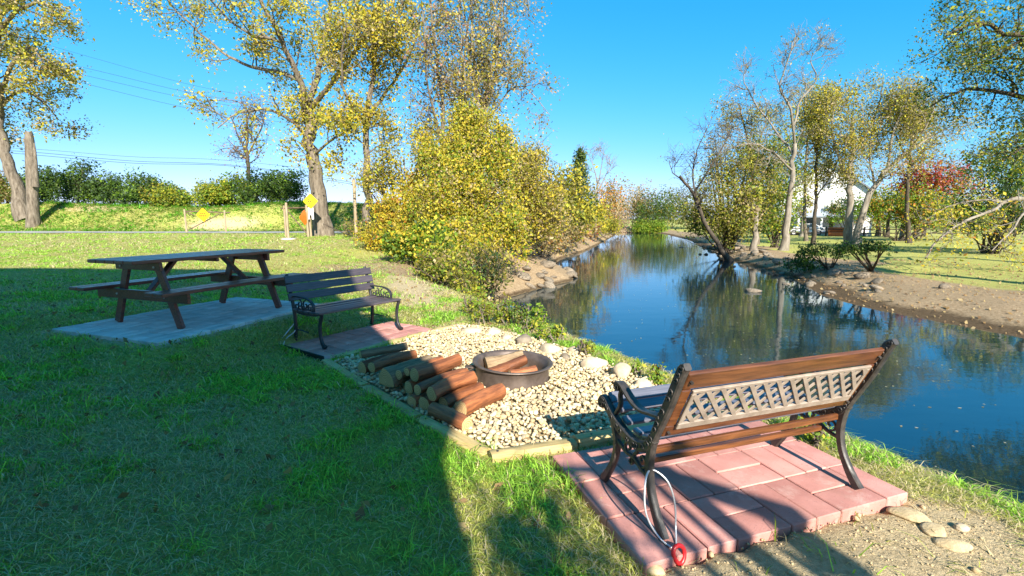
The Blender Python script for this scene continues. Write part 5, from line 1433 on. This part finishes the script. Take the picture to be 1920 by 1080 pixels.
MB().box((1.1, .08, 2.1), (-1.4, -hd_ - .06, 1.45)).build('door', 'glass_dark', wh)
c_ = atd(1568, 444, 56)
oc = thing('garden_sofa', 'small orange-red cushioned seat in front of the white house', 'seat', (c_[0], c_[1], hz(c_[0], c_[1])), R(-30))
MB().box((1.7, .8, .45), (0, 0, .25), c=.06).build('seat', 'orange_cloth', oc); MB().box((1.7, .25, .6), (0, .35, .75), c=.06).build('backrest', 'orange_cloth', oc)
for sx in (-1, 1): MB().box((.2, .8, .3), (sx * .78, 0, .6), c=.05).build('arm_rest', 'orange_cloth', oc)
c_ = atd(1506, 446, 60)
cr = thing('parked_car', 'white car parked left of the white house', 'car', (c_[0], c_[1], hz(c_[0], c_[1])), R(-14))
prof = [(-2.2, .35), (-2.25, .75), (-2.0, .9), (-1.2, .98), (-.6, 1.42), (.9, 1.45), (1.7, 1.0), (2.2, .92), (2.25, .4)]
n = len(prof); V = [(x, -.85, z) for x, z in prof] + [(x, .85, z) for x, z in prof]
MB().add(V, [tuple(range(n))[::-1], tuple(range(n, 2 * n))] + [(i, (i + 1) % n, n + (i + 1) % n, n + i) for i in range(n)]).build('body', 'car_white', cr)
gl = [(-1.05, 1.0), (-.55, 1.36), (.85, 1.38), (1.45, 1.02)]
for sy in (-1, 1):
    MB().add([(x, sy * .856, z) for x, z in gl] + [(x, sy * .84, z) for x, z in gl], [(0, 1, 2, 3), (4, 5, 6, 7)]).build('side_window', 'glass_dark', cr)
    for x in (-1.4, 1.4):
        m = MB(); m.tube([(x, sy * .66, .32), (x, sy * .87, .32)], .33, 16); w_ = m.build('wheel', 'tyre', cr)
        m = MB(); m.tube([(x, sy * .86, .32), (x, sy * .885, .32)], .2, 12); m.build('rim', 'cable', w_)

# low fence at the back of the park
fa, fb = atd(1480, 447, 58), atd(1900, 452, 50)
fn = thing('park_fence', 'low dark rail fence across the back of the park lawn', 'fence', (fa[0], fa[1], 0))
nfp = 12
for i in range(nfp):
    p = fa + (fb - fa) * i / (nfp - 1); z_ = hz(p[0], p[1])
    MB().box((.14, .14, 1.2), (p[0] - fa[0], p[1] - fa[1], z_ + .5)).build('fence_post', 'bark_dark', fn)
    if i < nfp - 1:
        q = fa + (fb - fa) * (i + 1) / (nfp - 1); zq = hz(q[0], q[1])
        for hh in (.4, .85): MB().bar((p[0] - fa[0], p[1] - fa[1] - .08, z_ + hh), (q[0] - fa[0], q[1] - fa[1] - .08, zq + hh), .05, .12).build('fence_rail', 'bark_dark', fn)

# ---------------------------------------------------------------- gates, signs and poles on the left
def post(px, py_b, py_t, Y, r, name, label, mat='post_wood', cat='post', foot=False):
    b = atd(px, py_b, Y); g = hz(b[0], b[1]); top = atd(px, py_t, Y)[2]
    t = thing(name, label, cat, (b[0], b[1], g))
    m = MB(); m.lathe([(r * 1.04, -.2), (r, .0), (r * .96, (top - g) * .5), (r * .94, top - g - .02), (r * .8, top - g), (0.001, top - g + .004)], 12)
    m.build('shaft', mat, t, smooth='auto')
    if foot: MB().lathe([(.34, -.1), (.33, .05), (.2, .07), (.001, .07)], 12).build('footing', 'concrete', t, smooth='auto')
    return t
post(541, 450, 380, 22.5, 0.058, 'wooden_post', 'wooden post with concrete footing on the lawn left of the yellow sign', foot=True)
post(583, 446, 388, 24.5, 0.07, 'wooden_post', 'wooden post under the white plate of the yellow sign')
tp = post(669, 456, 336, 21.0, 0.075, 'utility_pole', 'tall thin wooden pole at the edge of the yellow bushes', cat='pole')
def gate(pa_, pb_, Ya, Yb, h, label, sign):
    a = atd(*pa_, Ya); b = atd(*pb_, Yb); a[2] = hz(a[0], a[1]); b[2] = hz(b[0], b[1])
    g = thing('pipe_gate', label, 'gate', tuple(a), 0, 'road gates')
    d = b - a
    m = MB(); m.tube(np.array([(0, 0, -.1), (0, 0, h + .08)]), .06, 8); m.build('gate_post', 'post_wood', g, smooth='auto')
    m = MB(); m.tube(np.array([d + (0, 0, -.1), d + (0, 0, h + .05)]), .05, 8); m.build('gate_post', 'post_wood', g, smooth='auto')
    m = MB(); m.tube(np.array([(0, 0, h - .05), d * 1.15 + (0, 0, h - .1)]), .035, 8); m.build('top_bar', 'gate_pipe', g, smooth='auto')
    m = MB(); m.tube(np.array([(0, 0, .12), d * .9 + (0, 0, h - .16)]), .03, 8); m.build('diagonal_bar', 'gate_pipe', g, smooth='auto')
    m = MB(); m.tube(np.array([d * .22 + (0, 0, h - .3), (0, 0, h - .1)]), .03, 8); m.build('strut', 'gate_pipe', g, smooth='auto')
    return g, a, d
g1, a1, dd1 = gate((350, 436), (424, 433), 30.5, 31.5, 1.42, 'left pipe gate across the track with wooden posts', None)
g2, a2, dd2 = gate((578, 444), (536, 440), 24.2, 24.6, 1.55, 'right pipe gate beside the pale leaning tree', None)
def diamond(c, half, mat, name, label, yaw=0.0, marks=(), narrow=1.0, cat='sign'):
    s_ = thing(name, label, cat, tuple(c), yaw)
    h = half * math.sqrt(2) / 1.0
    V = []
    for y in (-.012, .012):
        for k in range(4):
            a = k * math.pi / 2
            for da in (-.08, .08): V.append((half * math.sin(a + da) * narrow, y, half * math.cos(a + da)))
    F = [tuple(range(8)), tuple(range(15, 7, -1))] + [(i, (i + 1) % 8, 8 + (i + 1) % 8, 8 + i) for i in range(8)]
    MB().add(V, F).build('plate', mat, s_)
    for (x, z, w, hh) in marks:
        MB().box((w, .004, hh), (x, -.0165, z), c=.001).build('marking', 'sign_mark', s_)
    return s_
cs = atd(381, 403, 30.2)
marks = [(-.13, .10, .07, .09), (-.02, .10, .07, .09), (.10, .10, .08, .09), (-.20, -.05, .08, .11), (-.08, -.05, .08, .11), (.04, -.05, .08, .11), (.17, -.05, .08, .11)]
diamond(cs, 0.42, 'sign_orange', 'diamond_sign', 'orange-yellow diamond sign hanging on the left pipe gate', 0, marks)
cs = atd(582, 377, 24.2)
diamond(cs, 0.36, 'sign_yellow', 'diamond_sign', 'bright yellow diamond sign above the white plate', 0, [(-.08, .09, .07, .07), (.04, .09, .07, .07), (-.10, -.03, .09, .08), (.02, -.03, .09, .08), (-.04, -.13, .08, .06)])
pz = atd(582, 398, 24.25)
t = thing('white_plate', 'white rectangular plate directly under the yellow diamond sign', 'sign', tuple(pz))
MB().box((.32, .02, .38), (0, 0, .05), c=.003).build('plate', 'sign_white', t)
for sx in (-1, 1): MB().box((.10, .02, .22), (sx * .11, -.004, -.25), c=.003).build('bracket', 'sign_white', t)
cs = atd(571, 408, 24.0)
diamond(cs, 0.36, 'sign_red', 'diamond_sign', 'orange-red diamond sign seen edge-on on the right gate', R(74), (), 1.0)

# power lines: sagging wires between far poles
def wire(pts, label, r=0.02):
    P = np.array([atd(p[0], p[1], p[2]) for p in pts]); S_ = smooth_path(P, 30)
    o_ = P[0]
    m = MB(); m.tube(S_ - o_, r, 5)
    o = m.build('power_line', 'wire'); o.location = o_; tag(o, label, 'wire', 'power lines')
wire([(-60, 40, 52), (180, 110, 56), (400, 168, 62), (640, 205, 70)], 'topmost of the four upper power lines crossing the left sky', .014)
wire([(-60, 75, 52), (180, 132, 56), (400, 182, 62), (640, 213, 70)], 'second from the top of the four upper power lines', .017)
wire([(-60, 90, 52), (180, 146, 56), (400, 193, 62), (640, 222, 70)], 'third from the top of the four upper power lines', .017)
wire([(-60, 108, 52), (110, 145, 54), (400, 212, 62), (640, 240, 70)], 'lowest of the four upper power lines', .017)
wire([(-60, 275, 58), (70, 280, 58), (250, 294, 60), (430, 301, 62), (700, 330, 66)], 'upper one of the low power lines above the hedge', .018)
wire([(-60, 278, 58), (70, 286, 58), (250, 302, 60), (450, 311, 62), (700, 348, 66)], 'middle one of the low power lines above the hedge', .026)
wire([(-60, 281, 58), (70, 291, 58), (250, 306, 60), (450, 313, 62), (700, 352, 66)], 'bottom one of the low power lines above the hedge', .026)

# ---------------------------------------------------------------- the house behind the camera, whose shadow lies on the lawn
YB = -2.6
hb = thing('raised_house', 'tall river house behind the camera that shades the left lawn', 'house', (0, YB, 0))
prof = [(-16, -.2), (1.15, -.2), (1.15, 3.35), (1.35, 3.85), (-.62, 8.95), (-16, 8.95)]
n = len(prof); V = [(x, 0, z) for x, z in prof] + [(x, -8, z) for x, z in prof]
MB().add(V, [tuple(range(n)), tuple(range(n, 2 * n))[::-1]] + [(i, (i + 1) % n, n + (i + 1) % n, n + i) for i in range(n)]).build('wall', 'siding', hb)
MB().bar((1.40, -4.0, 3.86), (-.63, -4.0, 9.0), 7.9, .06, up=(1, 0, .39)).build('roof', 'house_roof', hb)
for x in (-9, -5, -2): MB().box((1.4, .06, 1.5), (x, .03, 1.9)).build('window', 'glass_dark', hb); MB().box((1.4, .06, 1.5), (x, .03, 5.2)).build('window', 'glass_dark', hb)
dk = MB().box((3.6, 2.0, .16), (2.96, -.9, 2.16)).build('deck_floor', 'deck_wood', hb)
for x in (2.36, 4.7): MB().box((.1, .1, 3.42), (x, .05, 1.5)).build('deck_post', 'deck_wood', hb)
MB().box((0.62, .05, .04), (2.05, .05, 3.20)).build('top_rail', 'deck_wood', hb)
bal = MB().box((.042, .042, .90), c=.003).data('baluster', 'deck_wood')
for k in (3, 4, 5, 6):
    o = link('baluster', bal, hb); o.location = (1.42 + k * .135, .05, 2.73)
dp = bush('dapple_leaves', 'unseen leaf clump added behind the camera to dapple the near grass', [((1.50, YB + .0, 2.80), (.30, .2, .32)), ((1.62, YB, 2.5), (.2, .2, .2))], pal((GRN, 1), (LIM, 1)), 777, n=60, per=9, leaf=.07, spread=.07, base=(1.8, YB, 2.26), stems=0, cat='shade caster', floor=False, twig=.5, carve=0) if True else None  # unseen leaves, added only to break up the light on the near grass
ch = thing('shade_panel', 'unseen flat panel added behind the camera to shade the near pad', 'parasol', (2.4, YB - .1, 2.25))  # unseen panel, added and cut to the outline of the shadow on the pad
pp = [(2.10, 3.27), (2.14, 3.36), (2.80, 2.99), (2.70, 2.68), (2.52, 2.72), (2.58, 2.95)]
MB().add([(x - 2.4, y + .1, z - 2.25) for y in (0, .04) for x, z in pp], [(0, 1, 2, 5), (2, 3, 4, 5), (11, 8, 7, 6), (11, 10, 9, 8)] + [(i, (i + 1) % 6, 6 + (i + 1) % 6, 6 + i) for i in range(6)]).build('shade_board', 'orange_cloth', ch)
MB().bar((.12, .06, 0), (.12, .06, .6), .04, .04, up=(0, 1, 0)).build('pole', 'deck_wood', ch)

# ---------------------------------------------------------------- weeds on the near bank
rg = np.random.default_rng(61)
weeds = [(905, 605, .30, 'YG'), (945, 608, .34, 'YG'), (975, 612, .30, 'G'), (1003, 622, .26, 'L'), (1020, 640, .16, 'L'), (1095, 668, .14, 'YG'), (1045, 640, .16, 'L'), (1190, 705, .10, 'L'), (1235, 728, .14, 'L'), (880, 590, .30, 'YG'), (1520, 835, .14, 'L')]
wl_ = ['olive weed clump at the bank behind the cream slab', 'tall feathery weed clump between slanted stone and water', 'dense green weed clump behind the grey-brown boulder', 'leafy weed right of the dense clump beside the water', 'small grassy weed behind the flat pinkish boulder', 'low weed on top of the boulder right of the fire ring', 'small bright weed between two boulders at the water', 'tiny weed between the two rounded boulders near the bench', 'wispy weed right of the nearest rounded boulder', 'olive weed clump where the bank path meets the lawn', 'wispy weed at the water side of the foreground pad']
WP = {'YG': pal((OLV, 3), (YGR, 3), (LIM, 2)), 'G': pal((GRN, 2), (LIM, 3), (OLV, 2)), 'L': pal((LIM, 4), (YGR, 2))}
for k, (px, py, h, c) in enumerate(weeds):
    b = at(px, py + 8, -0.05); b[2] = hz(b[0], b[1])
    bush('weed', wl_[k], [((b[0], b[1], b[2] + h * .55), (h * .55, h * .45, h * .6))], WP[c], 600 + k, n=70, per=9, leaf=0.035, spread=0.035, base=b, stems=6, bark='bark', cat='weed', group='weeds along the bank')
b = at(1001, 632, -.2); b[2] = hz(b[0], b[1]); tp_ = atd(1005, 585, b[1])
sp = thing('seedling', 'single bright green seedling standing out against the water', 'weed', tuple(b))
W = Wood(); W.tube(smooth_path(np.array([b, (b + tp_) / 2 + (.02, 0, 0), tp_]), 6), np.linspace(.008, .003, 6), 5)
o = link('stem', W.mesh('stem', 'bark'), sp); o.matrix_parent_inverse = Matrix.Translation(-Vector(b))
an = tp_ + rg.normal(0, 1, (26, 3)) * (.035, .035, .09) - (0, 0, .05)
C, cols = clump_leaves(an, 3, .03, .06, pal((LIM, 1),), rg)
o = link('leaf_cluster', leaf_mesh('leaf_cluster', C, .06, cols, rg), sp); o.matrix_parent_inverse = Matrix.Translation(-Vector(b))

# ---------------------------------------------------------------- lawn grass (uncountable: one object)
def blades(n, xr, yr, seed, h0, wk, three=True):
    rg = np.random.default_rng(seed)
    x = rg.uniform(*xr, n); y = rg.uniform(*yr, n)
    ok = (np.abs(x) < 1.12 * y + 1.5) & ~inside(x, y, RIVER)
    x, y = x[ok], y[ok]
    for P in (PAD1, PAD2, PAD3, GRAVEL):
        ok = ~inside(x, y, P); x, y = x[ok], y[ok]
    dD = np.where(inside(x, y, DIRT), -1, 1) * seg_dist(x, y, np.vstack([DIRT, DIRT[:1]]))
    d3 = seg_dist(x, y, np.vstack([PAD3, PAD3[:1]]))
    dpath = seg_dist(x, y, np.array([(-1.5, 8.0), (-2.4, 10.5), (-2.9, 12.5), (-3.4, 14.2)]))
    dn = seg_dist(x, y, NEAR)
    prob = np.where(dD < 0.0, 0.04, 1.0) * np.clip(d3 / 0.35 * (0.25 + vnoise(x, y, 1.7)), 0.08, 1) * np.clip(dpath / 0.8, 0.05, 1)
    prob *= np.clip((dn - 0.25) / 0.5, 0, 1) * np.where((y > 29) & (y < 33.8), 0, 1)
    prob *= np.clip(np.hypot((x + 21.5) / 5.0, (y - 35.2) / 1.9) - .25, .06, 1)
    prob *= 0.55 + 0.75 * vnoise(x, y, 2.3)
    for tA, tB in (((-1.90, 4.63), (-0.16, 2.70)), ((-0.13, 2.66), (0.40, 2.825))):
        prob *= np.where(seg_dist(x, y, np.array([tA, tB])) < 0.055, 0.0, 1)
    ok = rg.random(len(x)) < prob; x, y = x[ok], y[ok]
    n = len(x); z = hgt(x, y)
    tus = vnoise(x, y, 2.4) * 0.5 + vnoise(x, y, 6.3) * 0.5            # lush tussocks
    lush = ss((tus - 0.50) / 0.14)
    dist = np.hypot(x, y)
    h = h0 * rg.uniform(0.5, 1.25, n) * np.where(rg.random(n) < .12, 1.8, 1) * (0.85 + 0.55 * lush)
    edge = seg_dist(x, y, np.vstack([PAD1[3:], PAD1[:1]])); h *= 1 + 0.1 * ss(1 - edge / 0.25)
    w = wk * rg.uniform(0.7, 1.3, n) * (1 + 0.25 * lush)
    a = rg.uniform(0, 2 * np.pi, n) + 0.0
    lean = rg.uniform(0.6, 2.8, n) * (1.15 - 0.3 * lush)
    D = np.stack([np.cos(a), np.sin(a)], 1)
    b2_ = a + np.pi / 2 + rg.normal(0, .5, n); S_ = np.stack([np.cos(b2_), np.sin(b2_), np.zeros(n)], 1) * (w / 2)[:, None]
    B = np.stack([x, y, z - 0.004], 1)
    mid = B + np.stack([D[:, 0] * h * lean * .35, D[:, 1] * h * lean * .35, h * .62], 1)
    tip = B + np.stack([D[:, 0] * h * lean, D[:, 1] * h * lean, h * np.clip(1.05 - lean * .36, .25, 1)], 1)
    dryp = np.clip(0.50 - 0.44 * lush + 0.7 * (vnoise(x, y, 0.9) - 0.5) + np.where(y > 9, 0.12, 0) - np.where(y > 33, .4, 0), 0.05, 0.9)
    isdry = rg.random(n) < dryp
    g = np.stack([0.42 - 0.11 * lush, 0.455 + 0.10 * lush, 0.11 - 0.04 * lush], 1) * rg.uniform(.4, 1.55, (n, 1))
    g[:, 0] += rg.uniform(0, .05, n)
    g *= np.where((y > 33)[:, None], np.array([[.45, .72, .5]]), 1.0)
    dr = np.array([(0.62, 0.52, 0.32)]) * rg.uniform(.5, 1.3, (n, 1))
    col = np.where(isdry[:, None], dr, g)
    if three:
        V = np.stack([B - S_, B + S_, mid + S_ * .75, mid - S_ * .75, tip], 1).reshape(-1, 3)
        k = np.arange(n)[:, None] * 5
        F = np.concatenate([k + [0, 1, 2], k + [0, 2, 3], k + [3, 2, 4]])
        return V, F, np.repeat(col, 5, 0)
    V = np.stack([B - S_, B + S_, tip], 1).reshape(-1, 3)
    return V, np.arange(n * 3).reshape(-1, 3), np.repeat(col, 3, 0)
GV, GF, GC, off = [], [], [], 0
for args in ((118000, (-5.2, 2.9), (1.0, 3.2), 71, 0.041, 0.0046), (140000, (-7.4, 3.2), (3.2, 5.6), 72, 0.043, 0.0066), (100000, (-10, 2.4), (5.6, 9.5), 73, 0.045, 0.010), (95000, (-17, 1.5), (9.5, 16), 74, 0.06, 0.015, False), (110000, (-33, 0), (16, 29.4), 75, 0.075, 0.026, False), (60000, (-40, -7), (33.4, 40), 76, 0.20, 0.05, False)):
    V, F, C = blades(*args)
    GV.append(V); GF.append(F + off); GC.append(C); off += len(V)
tag(link('lawn_grass', mesh_np('lawn_grass', np.concatenate(GV), np.concatenate(GF), 'grass', np.concatenate(GC))), 'mown lawn grass with lush tussocks and dry straw', 'grass', kind='stuff')

# small flecks on the river: floating leaves and painted glints of light
rg = np.random.default_rng(81)
y = rg.uniform(4, 40, 1500) ; x = rg.uniform(0, 14, 1500)
ok = inside(x, y, RIVER) & (seg_dist(x, y, RIVER) > .3); x, y = x[ok], y[ok]
C = np.c_[x, y, np.full(len(x), WATER + .006)]
n = len(C); a = rg.uniform(0, 6.28, n); s_ = rg.uniform(.012, .028, n)[:, None]
U = np.c_[np.cos(a), np.sin(a), np.zeros(n)] * s_; Wd = np.c_[-np.sin(a), np.cos(a), np.zeros(n)] * s_ * .6
V = np.stack([C - U, C + Wd, C + U, C - Wd], 1).reshape(-1, 3)
col = np.repeat(np.array([(0.5, 0.42, 0.25), (0.35, 0.28, 0.10), (0.6, 0.55, 0.42)])[rg.integers(0, 3, n)], 4, 0)
tag(link('river_flecks', mesh_np('river_flecks', V, np.arange(n * 4).reshape(-1, 4), 'leaf', col)), 'scattered flecks on the river, floating leaves and painted glints', 'leaves', kind='stuff')
# leaf litter on the beach and lawn
xs = np.concatenate([rg.uniform(9, 22, 2600), rg.uniform(-9, 1, 2600)]); ys = np.concatenate([rg.uniform(7, 24, 2600), rg.uniform(2, 14, 2600)])
ok = ~inside(xs, ys, RIVER)
for P in (PAD1, PAD2, PAD3, GRAVEL): ok &= ~inside(xs, ys, P)
ok &= (np.abs(xs) < 1.15 * ys)
xs, ys = xs[ok], ys[ok]
n = len(xs); C = np.c_[xs, ys, hgt(xs, ys) + .02]
col = np.array([(0.30, 0.19, 0.08), (0.22, 0.13, 0.06), (0.38, 0.28, 0.13)])[rg.integers(0, 3, n)] * rg.uniform(.6, 1.2, (n, 1))
me = leaf_mesh('leaf_litter', C, np.where(xs > 5, .09, .045), col, rg, up=2.0)
tag(link('leaf_litter', me), 'fallen brown leaves strewn on beach and lawn', 'leaves', kind='stuff')
